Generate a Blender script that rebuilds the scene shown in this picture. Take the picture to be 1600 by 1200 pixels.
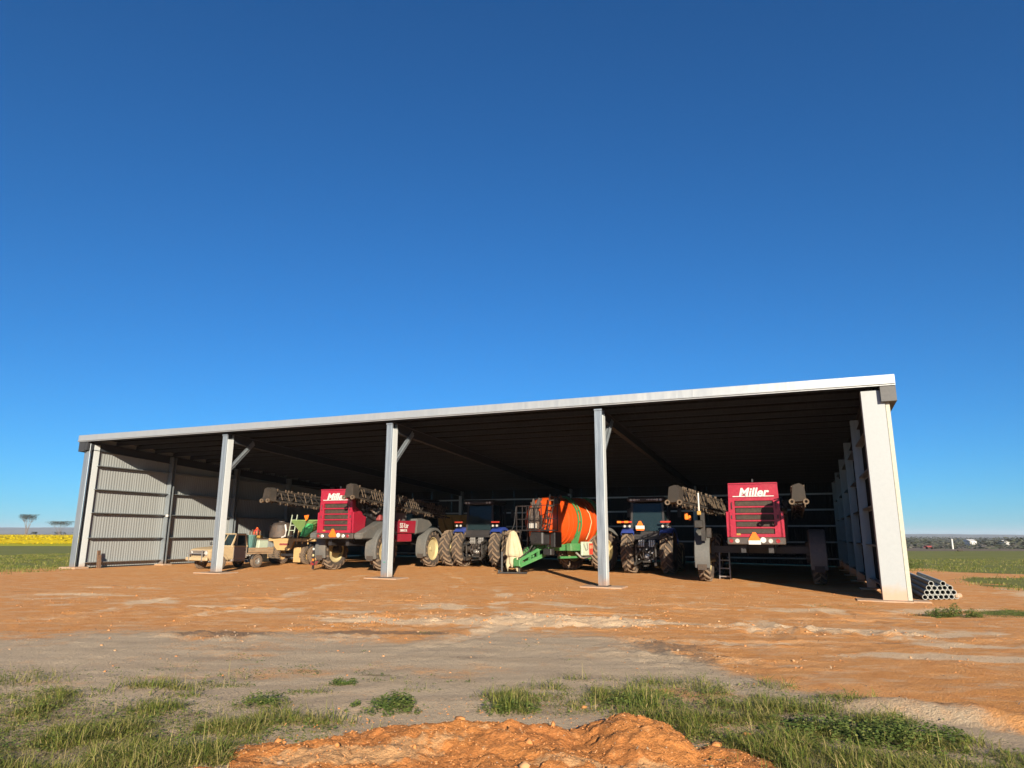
import bpy, bmesh, math, random
import numpy as np
from mathutils import Matrix, Vector, Euler
R = math.radians
scene = bpy.context.scene
for o in list(bpy.data.objects): bpy.data.objects.remove(o)
C = scene.collection
random.seed(7); RNG = np.random.default_rng(11)

# ------------------------------------------------------------------ camera, sky, sun, exposure
cam_d = bpy.data.cameras.new('camera'); cam = bpy.data.objects.new('camera', cam_d); C.objects.link(cam)
CZ = 1.7
cam.location = (0, 0, CZ)
cam_d.sensor_width = 36.0; cam_d.lens = 36.0*1067.15/1600.0
cam_d.clip_start = .1; cam_d.clip_end = 30000
cam.rotation_euler = (Matrix.Rotation(R(90+12.47), 4, 'X') @ Matrix.Rotation(R(0.159), 4, 'Z')).to_euler()
scene.camera = cam

SUN_EL = 17.5
SUN_DIR = Vector((.139, -.990, math.tan(R(SUN_EL)))).normalized()     # towards the sun
world = bpy.data.worlds.new('World'); scene.world = world; world.use_nodes = True
wn = world.node_tree; wn.nodes.clear()
sky_n = wn.nodes.new('ShaderNodeTexSky'); sky_n.sky_type = 'NISHITA'; sky_n.sun_disc = False
sky_n.sun_elevation = R(SUN_EL); sky_n.sun_rotation = math.atan2(SUN_DIR.x, SUN_DIR.y)
sky_n.altitude = 0; sky_n.air_density = 0.95; sky_n.dust_density = 0.0; sky_n.ozone_density = 10.0
bg = wn.nodes.new('ShaderNodeBackground'); bg.inputs['Strength'].default_value = 0.068
wo = wn.nodes.new('ShaderNodeOutputWorld')
tint = wn.nodes.new('ShaderNodeMix'); tint.data_type = 'RGBA'; tint.blend_type = 'MULTIPLY'; tint.inputs[0].default_value = 1
tint.inputs[7].default_value = (.60, .98, .97, 1)
wn.links.new(sky_n.outputs[0], tint.inputs[6]); wn.links.new(tint.outputs[2], bg.inputs[0]); wn.links.new(bg.outputs[0], wo.inputs[0])
sun_d = bpy.data.lights.new('sun', 'SUN'); sun_d.energy = 5.0; sun_d.angle = R(.5); sun_d.color = (1, .885, .71)
sun = bpy.data.objects.new('sun', sun_d); C.objects.link(sun)
sun.rotation_euler = SUN_DIR.to_track_quat('Z', 'Y').to_euler()
vs = scene.view_settings
vs.view_transform = 'Standard'; vs.look = 'None'; vs.exposure = 0.95; vs.gamma = 1.0; vs.use_curve_mapping = False
scene.cycles.max_bounces = 8; scene.cycles.diffuse_bounces = 1

# ------------------------------------------------------------------ helpers
YAW = 0.392226
U = Vector((math.cos(YAW), -math.sin(YAW), 0)); W_ = Vector((math.sin(YAW), math.cos(YAW), 0))
P1 = Vector((-21.7589, 35.2668, 0))
GB = [-.007, -.016, -.025, -.093, -.225]
def gz_a(a): return np.interp(a, [0, 9, 18, 27, 36], GB)
def SW(a, d, z=0.0):
    p = P1 + U*a + W_*d; return (p.x, p.y, z)

def _h(ix, iy, s):
    n = (ix*374761393 + iy*668265263 + s*2147483647 + 1013904223) & 0xffffffff
    n = ((n ^ (n >> 13))*1274126177) & 0xffffffff
    n = (n ^ (n >> 16)) & 0xffffffff
    return n/4294967295.0
def vnoise(x, y, s=0):
    ix = np.floor(x).astype(np.int64); iy = np.floor(y).astype(np.int64)
    fx = x-ix; fy = y-iy; fx = fx*fx*(3-2*fx); fy = fy*fy*(3-2*fy)
    a = _h(ix, iy, s); b = _h(ix+1, iy, s); c = _h(ix, iy+1, s); d = _h(ix+1, iy+1, s)
    return (a*(1-fx)+b*fx)*(1-fy)+(c*(1-fx)+d*fx)*fy
def fbm(x, y, s=0, o=4):
    v = 0; a = .5; t = 0
    for i in range(o):
        v = v+a*vnoise(x*2**i, y*2**i, s+i*17); t += a; a *= .5
    return v/t
def sst(e0, e1, v):
    t = np.clip((v-e0)/(e1-e0), 0, 1); return t*t*(3-2*t)

class MB:
    def __init__(s): s.bm = bmesh.new()
    def _xf(s, vs_, M):
        bmesh.ops.transform(s.bm, matrix=M, verts=vs_)
    def box(s, c, size, rot=None, bev=0.0, taper=None):
        r = bmesh.ops.create_cube(s.bm, size=1.0); v = r['verts']
        for q in v:
            if taper and q.co.z > 0: q.co.x *= taper[0]; q.co.y *= taper[1]
        M = Matrix.Translation(c) @ (Euler(rot).to_matrix().to_4x4() if rot else Matrix()) @ Matrix.Diagonal((size[0], size[1], size[2], 1))
        s._xf(v, M)
        if bev > 0:
            es = list({e for q in v for e in q.link_edges})
            bmesh.ops.bevel(s.bm, geom=es, offset=bev, segments=1, affect='EDGES', clamp_overlap=True)
        return s
    def bar(s, p0, p1, w, h=None, up=(0, 0, 1)):
        p0 = Vector(p0); p1 = Vector(p1); d = p1-p0; L = d.length; h = h or w
        z = d.normalized(); upv = Vector(up)
        if abs(z.dot(upv)) > .98: upv = Vector((0, 1, 0))
        x = upv.cross(z).normalized(); y = z.cross(x)
        r = bmesh.ops.create_cube(s.bm, size=1.0)
        M = Matrix.Translation((p0+p1)/2) @ Matrix((x, y, z)).transposed().to_4x4() @ Matrix.Diagonal((w, h, L, 1))
        s._xf(r['verts'], M); return s
    def cyl(s, p0, p1, r, r2=None, n=12, caps=True):
        p0 = Vector(p0); p1 = Vector(p1); d = p1-p0
        q = bmesh.ops.create_cone(s.bm, cap_ends=caps, segments=n, radius1=r, radius2=r if r2 is None else r2, depth=d.length)
        M = Matrix.Translation((p0+p1)/2) @ d.to_track_quat('Z', 'Y').to_matrix().to_4x4()
        s._xf(q['verts'], M); return s
    def tube(s, pts, r, n=6):
        pts = [Vector(p) for p in pts]
        rings = []
        for i, p in enumerate(pts):
            t = (pts[min(i+1, len(pts)-1)]-pts[max(i-1, 0)]).normalized()
            a = Vector((0, 0, 1)) if abs(t.z) < .9 else Vector((1, 0, 0))
            x = t.cross(a).normalized(); y = t.cross(x)
            rr = r[i] if isinstance(r, (list, tuple)) else r
            rings.append([s.bm.verts.new(p+x*rr*math.cos(2*math.pi*k/n)+y*rr*math.sin(2*math.pi*k/n)) for k in range(n)])
        for a, b in zip(rings, rings[1:]):
            for k in range(n): s.bm.faces.new((a[k], a[(k+1) % n], b[(k+1) % n], b[k]))
        s.bm.faces.new(rings[0][::-1]); s.bm.faces.new(rings[-1]); return s
    def prism(s, poly, axis, a0, a1):
        # poly: 2D points; axis 'x': poly=(y,z); 'y': (x,z); 'z': (x,y)
        def mk(p, a):
            return {'x': (a, p[0], p[1]), 'y': (p[0], a, p[1]), 'z': (p[0], p[1], a)}[axis]
        A = [s.bm.verts.new(mk(p, a0)) for p in poly]; B = [s.bm.verts.new(mk(p, a1)) for p in poly]
        s.bm.faces.new(A[::-1]); s.bm.faces.new(B)
        n = len(poly)
        for k in range(n): s.bm.faces.new((A[k], A[(k+1) % n], B[(k+1) % n], B[k]))
        return s
    def lathe(s, prof, n=32, axis='x', c=(0, 0, 0), a0=0, a1=2*math.pi, close=False):
        full = abs(a1-a0-2*math.pi) < 1e-6; m = n if full else n+1
        rings = []
        for k in range(m):
            t = a0+(a1-a0)*k/n; row = []
            for (x, r) in prof:
                if axis == 'x': p = (c[0]+x, c[1]+r*math.cos(t), c[2]+r*math.sin(t))
                elif axis == 'y': p = (c[0]+r*math.cos(t), c[1]+x, c[2]+r*math.sin(t))
                else: p = (c[0]+r*math.cos(t), c[1]+r*math.sin(t), c[2]+x)
                row.append(s.bm.verts.new(p))
            rings.append(row)
        L = len(prof)
        for k in range(n):
            a = rings[k]; b = rings[(k+1) % m]
            for i in range(L if close else L-1): 
                j = (i+1) % L
                try: s.bm.faces.new((a[i], a[j], b[j], b[i]))
                except ValueError: pass
        if close and not full:
            s.bm.faces.new(rings[0]); s.bm.faces.new(rings[-1][::-1])
        return s
    def mesh(s, name, mat, smooth=0):
        bmesh.ops.remove_doubles(s.bm, verts=s.bm.verts, dist=1e-5)
        bmesh.ops.recalc_face_normals(s.bm, faces=s.bm.faces)
        me = bpy.data.meshes.new(name); s.bm.to_mesh(me); s.bm.free()
        for m in (mat if isinstance(mat, (list, tuple)) else [mat]): me.materials.append(m)
        if smooth: me.shade_smooth(); me.set_sharp_from_angle(angle=R(smooth))
        return me
    def build(s, name, mat, parent=None, smooth=0):
        return link(name, s.mesh(name, mat, smooth), parent)
def link(name, me, parent=None, loc=None, rot=None, scale=None):
    o = bpy.data.objects.new(name, me); C.objects.link(o)
    if parent: o.parent = parent
    if loc is not None: o.location = loc
    if rot is not None: o.rotation_euler = rot
    if scale is not None: o.scale = scale
    return o
def tag(o, label=None, cat=None, group=None, kind=None):
    if label: o['label'] = label
    if cat: o['category'] = cat
    if group: o['group'] = group
    if kind: o['kind'] = kind
    return o
def thing(name, label, cat, loc, rz=0.0, group=None):
    o = bpy.data.objects.new(name, None); C.objects.link(o); o.empty_display_size = .3
    o.location = loc; o.rotation_euler = (0, 0, rz)
    return tag(o, label, cat, group)
def npmesh(name, verts, faces, mat, attrs=None, smooth=False):
    me = bpy.data.meshes.new(name)
    V = np.asarray(verts, dtype=np.float32); F = np.asarray(faces, dtype=np.int32)
    k = F.shape[1]
    me.vertices.add(len(V)); me.vertices.foreach_set('co', V.ravel())
    me.loops.add(F.size); me.loops.foreach_set('vertex_index', F.ravel())
    me.polygons.add(len(F)); me.polygons.foreach_set('loop_start', np.arange(0, F.size, k, dtype=np.int32))
    if smooth: me.polygons.foreach_set('use_smooth', np.ones(len(F), dtype=bool))
    me.update(calc_edges=True)
    for an, av in (attrs or {}).items():
        at = me.attributes.new(an, 'FLOAT_COLOR', 'POINT')
        col = np.ones((len(V), 4), dtype=np.float32); col[:, :av.shape[1]] = av
        at.data.foreach_set('color', col.ravel())
    me.materials.append(mat)
    return me

# ------------------------------------------------------------------ materials
class NT:
    def __init__(s, name):
        s.m = bpy.data.materials.new(name); s.m.use_nodes = True; s.t = s.m.node_tree
        s.t.nodes.clear(); s.out = s.t.nodes.new('ShaderNodeOutputMaterial')
        s.b = s.t.nodes.new('ShaderNodeBsdfPrincipled'); s.l(s.b.outputs[0], s.out.inputs[0])
    def n(s, ty, **kw):
        o = s.t.nodes.new(ty)
        for k, v in kw.items(): setattr(o, k, v)
        return o
    def l(s, a, b): s.t.links.new(a, b)
    def setb(s, **kw):
        for k, v in kw.items(): s.b.inputs[k.replace('_', ' ')].default_value = v
    def coord(s, kind='Object'):
        if not hasattr(s, '_tc'): s._tc = s.n('ShaderNodeTexCoord')
        return s._tc.outputs[kind]
    def noise(s, scale, detail=4, rough=.55, kind='Object', vec=None, stretch=None):
        nn = s.n('ShaderNodeTexNoise'); nn.inputs['Scale'].default_value = scale
        nn.inputs['Detail'].default_value = detail; nn.inputs['Roughness'].default_value = rough
        v = vec or s.coord(kind)
        if stretch:
            mp = s.n('ShaderNodeMapping'); mp.inputs['Scale'].default_value = stretch
            s.l(v, mp.inputs['Vector']); v = mp.outputs[0]
        s.l(v, nn.inputs['Vector']); return nn.outputs['Fac']
    def ramp(s, fac, a, b, ca=0., cb=1.):
        mr = s.n('ShaderNodeMapRange'); mr.interpolation_type = 'SMOOTHSTEP'
        mr.inputs[1].default_value = a; mr.inputs[2].default_value = b
        mr.inputs[3].default_value = ca; mr.inputs[4].default_value = cb
        s.l(fac, mr.inputs[0]); return mr.outputs[0]
    def math(s, op, a, b=None):
        m = s.n('ShaderNodeMath', operation=op)
        for i, v in enumerate((a, b)):
            if v is None: continue
            if isinstance(v, (int, float)): m.inputs[i].default_value = v
            else: s.l(v, m.inputs[i])
        return m.outputs[0]
    def mix(s, fac, a, b, blend='MIX'):
        m = s.n('ShaderNodeMix', data_type='RGBA', blend_type=blend)
        for i, v in ((0, fac), (6, a), (7, b)):
            if isinstance(v, (int, float)): m.inputs[i].default_value = v
            elif isinstance(v, tuple): m.inputs[i].default_value = (*v, 1) if len(v) == 3 else v
            else: s.l(v, m.inputs[i])
        return m.outputs[2]
    def bump(s, h, strength=.3, dist=.02):
        b = s.n('ShaderNodeBump'); b.inputs['Strength'].default_value = strength; b.inputs['Distance'].default_value = dist
        s.l(h, b.inputs['Height']); s.l(b.outputs[0], s.b.inputs['Normal'])
DUST = (.36, .20, .10)
def splash(t, c, top=.9):
    sp = t.n('ShaderNodeSeparateXYZ'); t.l(t.coord(), sp.inputs[0])
    v = t.math('SUBTRACT', t.math('MULTIPLY', t.noise(3.5, 6, .7), 1.4), t.math('DIVIDE', sp.outputs[2], top))
    return t.mix(t.ramp(v, -.1, .9, 0, .65), c, (.50, .27, .13))
def paint(name, col, rough=.45, metal=0., dust=.25, dustcol=DUST, var=.12, scale=1.5, bump=0., spec=.5, spl=0.):
    t = NT(name); n1 = t.noise(scale, 6, .6); n2 = t.noise(scale*9, 4, .6)
    c = t.mix(t.ramp(n2, .3, .75, 0, 1), tuple(x*(1-var) for x in col), tuple(min(1, x*(1+var)) for x in col))
    f = t.ramp(t.math('ADD', n1, t.math('MULTIPLY', t.math('SUBTRACT', n2, .5), .5)), .42, .78, dust*.25, dust)
    c = t.mix(f, c, dustcol)
    if spl: c = splash(t, c, spl)
    t.l(c, t.b.inputs['Base Color'])
    t.l(t.math('ADD', t.math('MULTIPLY', f, .5), rough), t.b.inputs['Roughness'])
    t.setb(Metallic=metal); t.b.inputs['Specular IOR Level'].default_value = spec
    if bump: t.bump(n2, bump, .01)
    return t.m
def galv(name, base, rough, metal, streak=.2, spec=.5):
    t = NT(name); n1 = t.noise(2.0, 5, .6, stretch=(6, 6, .5)); n2 = t.noise(40, 3, .5)
    c = t.mix(t.ramp(n1, .3, .7), tuple(x*(1-streak) for x in base), base)
    c = t.mix(t.ramp(n2, .4, .7, 0, .25), c, tuple(x*.8 for x in base))
    if name == 'galvanised_steel': c = splash(t, c, .45)
    t.l(c, t.b.inputs['Base Color']); t.setb(Metallic=metal); t.b.inputs['Specular IOR Level'].default_value = spec
    t.l(t.ramp(n1, .25, .75, rough-.07, rough+.1), t.b.inputs['Roughness']); return t.m
M = {}
M['galv'] = galv('galvanised_steel', (.34, .38, .41), .38, .60)
M['galv_dark'] = galv('galvanised_steel_dull_shaded', (.045, .048, .054), .6, .0, .2, .15)  # rafters, purlins and left corner recess painted darker for shade; also dull fittings
M['fascia'] = galv('zincalume_flashing', (.43, .445, .445), .42, .50, .08)
M['flash_end'] = paint('flashing_end_grey', (.085, .085, .085), .6, 0., .15, (.13, .12, .10))
M['white_flash'] = paint('white_flashing', (.325, .345, .35), .4, 0., .05, (.28, .26, .22), .03, spl=.4)
M['white_strip'] = paint('white_cover_strip', (.56, .60, .60), .45, 0., .05, (.45, .42, .36), .03, spl=.45)
M['cream_flash'] = paint('cream_flashing', (.42, .41, .33), .45, 0., .1)
M['sheet'] = galv('zincalume_sheet', (.295, .31, .305), .6, .0, .10, .15)
M['sheet_shaded'] = galv('zincalume_sheet_shaded', (.030, .033, .037), .7, .0, .15, .08)  # same wall sheet darkened: shade of back and right walls put into the colour
M['roofsheet'] = galv('roof_underside_shaded', (.012, .0125, .0145), .85, .0, .2, .05)  # roof underside near black, interior shade put into its colour
M['concrete'] = paint('concrete', (.34, .26, .19), .9, 0., .85, (.50, .25, .11), .2, 3, .4)
M['red'] = paint('crimson_paint', (.30, .009, .030), .32, 0., .14, (.30, .12, .09))
M['red_dark'] = paint('dull_red_paint', (.20, .015, .03), .5, 0., .5)
M['red_stripe'] = paint('bright_red_plastic', (.5, .03, .02), .35, 0., .2)
M['black'] = paint('black_metal', (.016, .016, .018), .5, 0., .08, (.2, .13, .08))
M['blackplastic'] = paint('black_plastic', (.03, .03, .032), .55, 0., .3)
M['greyplastic'] = paint('grey_fender_plastic', (.085, .09, .088), .6, 0., .38, (.22, .165, .115))
M['grille'] = paint('grille_mesh_dark', (.028, .022, .018), .7, 0., .32, (.20, .12, .055), .3, 1.2)
M['rubber'] = paint('dusty_rubber', (.035, .031, .028), .85, 0., .65, (.13, .085, .055), .2, 2.2, .3)
M['rubberlug'] = paint('dusty_tread_lug', (.16, .115, .078), .9, 0., .6, (.25, .165, .10), .2, 3)
M['cream'] = paint('cream_rim_paint', (.50, .42, .22), .45, 0., .35, (.30, .18, .09))
M['creambar'] = paint('cream_implement_paint', (.48, .31, .13), .55, 0., .4, (.32, .17, .08))
M['cream_body'] = paint('faded_cream_body_paint', (.46, .35, .20), .5, 0., .35, (.34, .2, .11))
M['grey_body'] = paint('faded_grey_panel', (.26, .225, .19), .6, 0., .4, (.30, .18, .11))
M['tan_tray'] = paint('weathered_tray_boards', (.28, .19, .11), .8, 0., .4)
M['blue'] = paint('blue_tractor_paint', (.015, .045, .26), .3, 0., .2, (.2, .17, .15))
M['green'] = paint('green_frame_paint', (.035, .21, .06), .42, 0., .3, (.3, .27, .16))
M['green2'] = paint('bright_green_poly', (.03, .36, .11), .5, 0., .12)
M['green3'] = paint('faded_green_hopper', (.13, .24, .07), .6, 0., .3)
M['orange'] = paint('orange_tank_plastic', (.56, .062, .005), .38, 0., .06, (.45, .18, .08), .06)
M['teal'] = paint('faded_teal_plastic', (.10, .24, .22), .55, 0., .3, (.3, .33, .28))
M['yellow'] = paint('ochre_yellow_paint', (.34, .20, .03), .5, 0., .3)
M['steel'] = paint('bright_worn_steel', (.52, .52, .50), .35, .8, .2)
M['darksteel'] = paint('greasy_steel', (.03, .029, .028), .45, .4, .45, (.10, .075, .055))
M['boom'] = paint('dusty_boom_metal', (.020, .017, .014), .75, .1, .5, (.085, .06, .04), .3, 4)
M['boomlite'] = paint('dusty_pale_fitting', (.11, .08, .055), .7, .1, .7, (.19, .125, .07), .5, 7)
M['white'] = paint('white_plastic', (.55, .54, .51), .45, 0., .1)
M['signorange'] = paint('orange_reflective', (.85, .16, .01), .35, 0., .05)
M['amber'] = paint('amber_lens', (.85, .2, .02), .2, 0., .05)
M['redlens'] = paint('red_lens', (.25, .015, .02), .2, 0., .15)
M['lamp'] = paint('clear_lamp_lens', (.62, .60, .55), .15, .3, .15)
M['canvas'] = paint('cream_canvas', (.50, .43, .28), .85, 0., .55, (.34, .21, .10), .1, 3, .5)
M['pipe'] = paint('grey_irrigation_pipe', (.44, .45, .42), .55, .05, .25, (.34, .28, .21))
M['pipedark'] = paint('pipe_inside', (.12, .09, .07), .9)
M['timber'] = paint('old_timber', (.13, .075, .045), .85, 0., .3)
M['pvc'] = paint('downpipe_cream', (.70, .67, .52), .4, 0., .1)
M['panelgreen'] = paint('pale_green_panel', (.40, .47, .36), .5, 0., .25)
def glass():
    t = NT('cab_glass'); t.setb(Base_Color=(.03, .055, .065, 1), Roughness=.05); t.b.inputs['Transmission Weight'].default_value = .55
    t.b.inputs['IOR'].default_value = 1.3
    return t.m
M['glass'] = glass()

# ground -------------------------------------------------------------------
def soil_material():
    t = NT('soil')
    a1 = t.n('ShaderNodeAttribute', attribute_name='soil'); a2 = t.n('ShaderNodeAttribute', attribute_name='field')
    s1 = t.n('ShaderNodeSeparateColor'); t.l(a1.outputs['Color'], s1.inputs[0])
    s2 = t.n('ShaderNodeSeparateColor'); t.l(a2.outputs['Color'], s2.inputs[0])
    nb = t.noise(.45, 6, .6); nm = t.noise(3.2, 7, .7); nf = t.noise(30, 6, .75)
    ns = t.noise(1.1, 5, .6, stretch=(.5, 2.2, 1))
    org = t.mix(t.ramp(nb, .3, .7), (.70, .305, .088), (.73, .36, .135))
    org = t.mix(t.ramp(nm, .42, .66, 0, .8), org, (.62, .25, .072))
    org = t.mix(t.ramp(ns, .55, .75, 0, .4), org, (.66, .41, .23))
    org = t.mix(t.ramp(nf, .52, .74, 0, .40), org, (.40, .165, .06)); org = t.mix(t.ramp(nf, .5, .30, 0, .45), org, (.76, .48, .26))
    org = t.mix(t.ramp(t.noise(1.9, 6, .7, stretch=(.6, 1.6, 1)), .48, .66, 0, .65), org, (.70, .47, .27))
    gry = t.mix(t.ramp(ns, .35, .7), (.60, .46, .30), (.48, .36, .235))
    gry = t.mix(t.ramp(nm, .5, .75, 0, .55), gry, (.58, .44, .29))
    gry = t.mix(t.ramp(nf, .48, .72, 0, .5), gry, (.22, .16, .11))
    nl_ = t.noise(.9, 6, .7)
    def edge(ch, w=.5):
        v = t.math('ADD', ch, t.math('MULTIPLY', t.math('SUBTRACT', nm, .5), w))
        v = t.math('ADD', v, t.math('MULTIPLY', t.math('SUBTRACT', nl_, .5), w))
        v = t.math('ADD', v, t.math('MULTIPLY', t.math('SUBTRACT', nf, .5), w*.6)); return v
    c = t.mix(t.ramp(edge(s1.outputs[0], .9), .25, .75), org, gry)
    pale = t.mix(t.ramp(nf, .35, .7), (.80, .61, .39), (.70, .48, .28))
    c = t.mix(t.ramp(edge(s1.outputs[1], 1.1), .45, .8, 0, .85), c, pale)
    dark = t.mix(t.ramp(nf, .4, .7), (.19, .135, .09), (.27, .18, .11))
    c = t.mix(t.ramp(edge(s1.outputs[2], 1.1), .45, .85, 0, .8), c, dark)
    # fields
    ng = t.noise(.5, 6, .7, stretch=(.35, 1.0, 1)); ng2 = t.noise(6, 4, .7)
    grn = t.mix(t.ramp(ng, .35, .68), (.15, .165, .036), (.215, .215, .058))
    grn = t.mix(t.ramp(ng2, .4, .75, 0, .6), grn, (.26, .235, .085))
    c = t.mix(t.ramp(edge(s2.outputs[0], .7), .35, .65), c, grn)
    stb = t.mix(t.ramp(t.noise(.08, 6, .7, stretch=(.3, 1, 1)), .35, .65), (.17, .13, .095), (.24, .19, .13))
    c = t.mix(t.ramp(edge(s2.outputs[1], .4), .35, .65), c, stb)
    sc = t.mix(t.ramp(t.noise(.004, 6, .7, stretch=(.3, 1, 1)), .35, .65), (.06, .07, .045), (.14, .12, .08))
    c = t.mix(s2.outputs[2], c, sc)
    t.l(c, t.b.inputs['Base Color']); t.setb(Roughness=.95); t.b.inputs['Specular IOR Level'].default_value = .15
    h = t.math('ADD', t.math('MULTIPLY', nf, .9), t.math('MULTIPLY', nm, .8))
    t.bump(h, .85, .06)
    return t.m
M['soil'] = soil_material()
def mound_material():
    t = NT('mound_soil'); nb = t.noise(1.3, 5, .6); nm = t.noise(6, 6, .65); nf = t.noise(45, 5, .7)
    a1 = t.n('ShaderNodeAttribute', attribute_name='soil'); s1 = t.n('ShaderNodeSeparateColor'); t.l(a1.outputs['Color'], s1.inputs[0])
    c = t.mix(t.ramp(nb, .35, .65), (.54, .215, .062), (.47, .18, .055))
    c = t.mix(t.ramp(nm, .55, .75, 0, .7), c, (.62, .33, .14))
    c = t.mix(t.ramp(nf, .56, .72, 0, .55), c, (.62, .38, .18))
    c = t.mix(t.ramp(nf, .5, .36, 0, .5), c, (.36, .13, .04))
    v = t.math('ADD', s1.outputs[0], t.math('MULTIPLY', t.math('SUBTRACT', nm, .5), 1.0))
    c = t.mix(t.ramp(v, .4, .7, 0, .8), c, (.35, .22, .14))
    v = t.math('ADD', s1.outputs[1], t.math('MULTIPLY', t.math('SUBTRACT', nm, .5), 1.3))
    c = t.mix(t.ramp(v, .45, .7, 0, .6), c, (.60, .38, .19))
    t.l(c, t.b.inputs['Base Color']); t.setb(Roughness=.95); t.b.inputs['Specular IOR Level'].default_value = .1
    t.bump(t.math('ADD', nf, t.math('MULTIPLY', nm, .6)), .9, .03); return t.m
M['mound'] = mound_material()
def tint_material(name, cols, rough=.9, trans=0., attr='tint'):
    t = NT(name); a = t.n('ShaderNodeAttribute', attribute_name=attr)
    s = t.n('ShaderNodeSeparateColor'); t.l(a.outputs['Color'], s.inputs[0])
    c = t.mix(s.outputs[0], cols[0], cols[1]); c = t.mix(s.outputs[1], c, cols[2])
    t.l(c, t.b.inputs['Base Color']); t.setb(Roughness=rough); t.b.inputs['Specular IOR Level'].default_value = .25
    if trans:
        tr = t.n('ShaderNodeBsdfTranslucent'); t.l(c, tr.inputs[0])
        ms = t.n('ShaderNodeMixShader'); ms.inputs[0].default_value = trans
        t.l(t.b.outputs[0], ms.inputs[1]); t.l(tr.outputs[0], ms.inputs[2]); t.l(ms.outputs[0], t.out.inputs[0])
    return t.m
M['grass'] = tint_material('grass_blades', ((.105, .150, .024), (.235, .235, .045), (.46, .36, .15)), .7, .35)
M['weed'] = tint_material('weed_leaves', ((.080, .130, .028), (.17, .205, .048), (.28, .27, .08)), .75, .3)
M['canola'] = tint_material('canola_flowers', ((.62, .46, .006), (.68, .52, .008), (.16, .18, .02)), .8, .2)
M['gumleaf'] = tint_material('gum_leaves', ((.055, .065, .04), (.09, .095, .055), (.13, .12, .08)), .7, .15)
M['bark'] = paint('pale_bark', (.15, .13, .12), .9, 0., .2)
M['stone'] = tint_material('lumps_of_earth', ((.50, .21, .07), (.50, .31, .16), (.30, .22, .15)), .95)
M['twig'] = tint_material('dry_litter', ((.26, .19, .13), (.40, .30, .19), (.15, .11, .08)), .9)

# ------------------------------------------------------------------ ground
def graded(lo, hi, step, out_lo, out_hi, g=1.12, cap=1e9):
    a = list(np.arange(lo, hi+step/2, step)); s = step; x = a[-1]
    up = []
    while x < out_hi: s = min(s*g, cap); x += s; up.append(x)
    s = step; x = a[0]; dn = []
    while x > out_lo: s = min(s*g, cap); x -= s; dn.append(x)
    return np.array(dn[::-1]+a+up)
def ell(x, y, cx, cy, rx, ry, rot=0., soft=.5):
    c, s = math.cos(rot), math.sin(rot); dx = x-cx; dy = y-cy
    q = np.sqrt(((dx*c+dy*s)/rx)**2+((-dx*s+dy*c)/ry)**2)
    return 1-sst(1-soft, 1+soft, q)
def shed_ad(x, y):
    dx = x-P1.x; dy = y-P1.y
    return dx*U.x+dy*U.y, dx*W_.x+dy*W_.y
def base_h(x, y):
    a, d = shed_ad(x, y)
    w = sst(-16, 0, d)*sst(60, 40, d)*sst(-14, -2, a)*(1-sst(42, 60, a))
    z = gz_a(np.clip(a, 0, 36))*w
    # country falls away gently to the right beyond the pad
    fall = sst(45, 420, y)*sst(-20, 60, x)*-5.0
    far = sst(900, 5200, y)*0
    return z+fall+far
def rubble_mask(x, y):
    return np.clip(ell(x, y, 1.5, 14.7, 1.7, 1.1, -.1)+.9*ell(x, y, 5.6, 13.6, 2.2, .7, -.35)+.7*ell(x, y, -1.9, 15.2, 2.2, 1.0)
                   + .8*ell(x, y, -5.1, 12.3, 1.1, .5)+.6*ell(x, y, -3.2, 13.6, 1.6, .5, .1)+.5*ell(x, y, 2.3, 11.0, .9, 1.6), 0, 1)
TRACKS = [(-6.0, 11.2, 6.5, 9.9, .28), (-6.0, 13.2, 6.5, 11.6, .28), (-1.9, 9.5, .8, 17.0, .25), (-9, 19.5, 12, 17.2, .3), (-9, 17.2, 10, 15.9, .3), (1.6, 8.8, 12, 13.5, .3), (3.6, 8.5, 13, 11.9, .3),
    (-9, 12, -9.2, 34, .3), (-6.6, 13, -6.4, 34, .3), (-1.2, 13, -3.2, 37, .28), (.6, 13, -1.4, 36, .28), (4.2, 11, 6.2, 31, .3), (7.6, 12, 9.8, 31, .3), (-16, 21, -8, 20.5, .3), (-16, 24, 2, 21.0, .3)]
def track_mask(x, y, i):
    x0, y0, x1, y1, wd = TRACKS[i]; L = math.hypot(x1-x0, y1-y0); tx, ty = (x1-x0)/L, (y1-y0)/L
    s_ = (x-x0)*tx+(y-y0)*ty; n_ = -(x-x0)*ty+(y-y0)*tx+(fbm(s_*.22, s_*0+3+i, 41, 2)-.5)*1.6
    ends = sst(0, 2.5, s_)*sst(L, L-2.5, s_)*sst(.30, .55, fbm(x*.4, y*.4, 51+i, 2))
    return s_, n_, sst(wd*1.25, wd*.8, np.abs(n_))*ends, ends, wd
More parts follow.
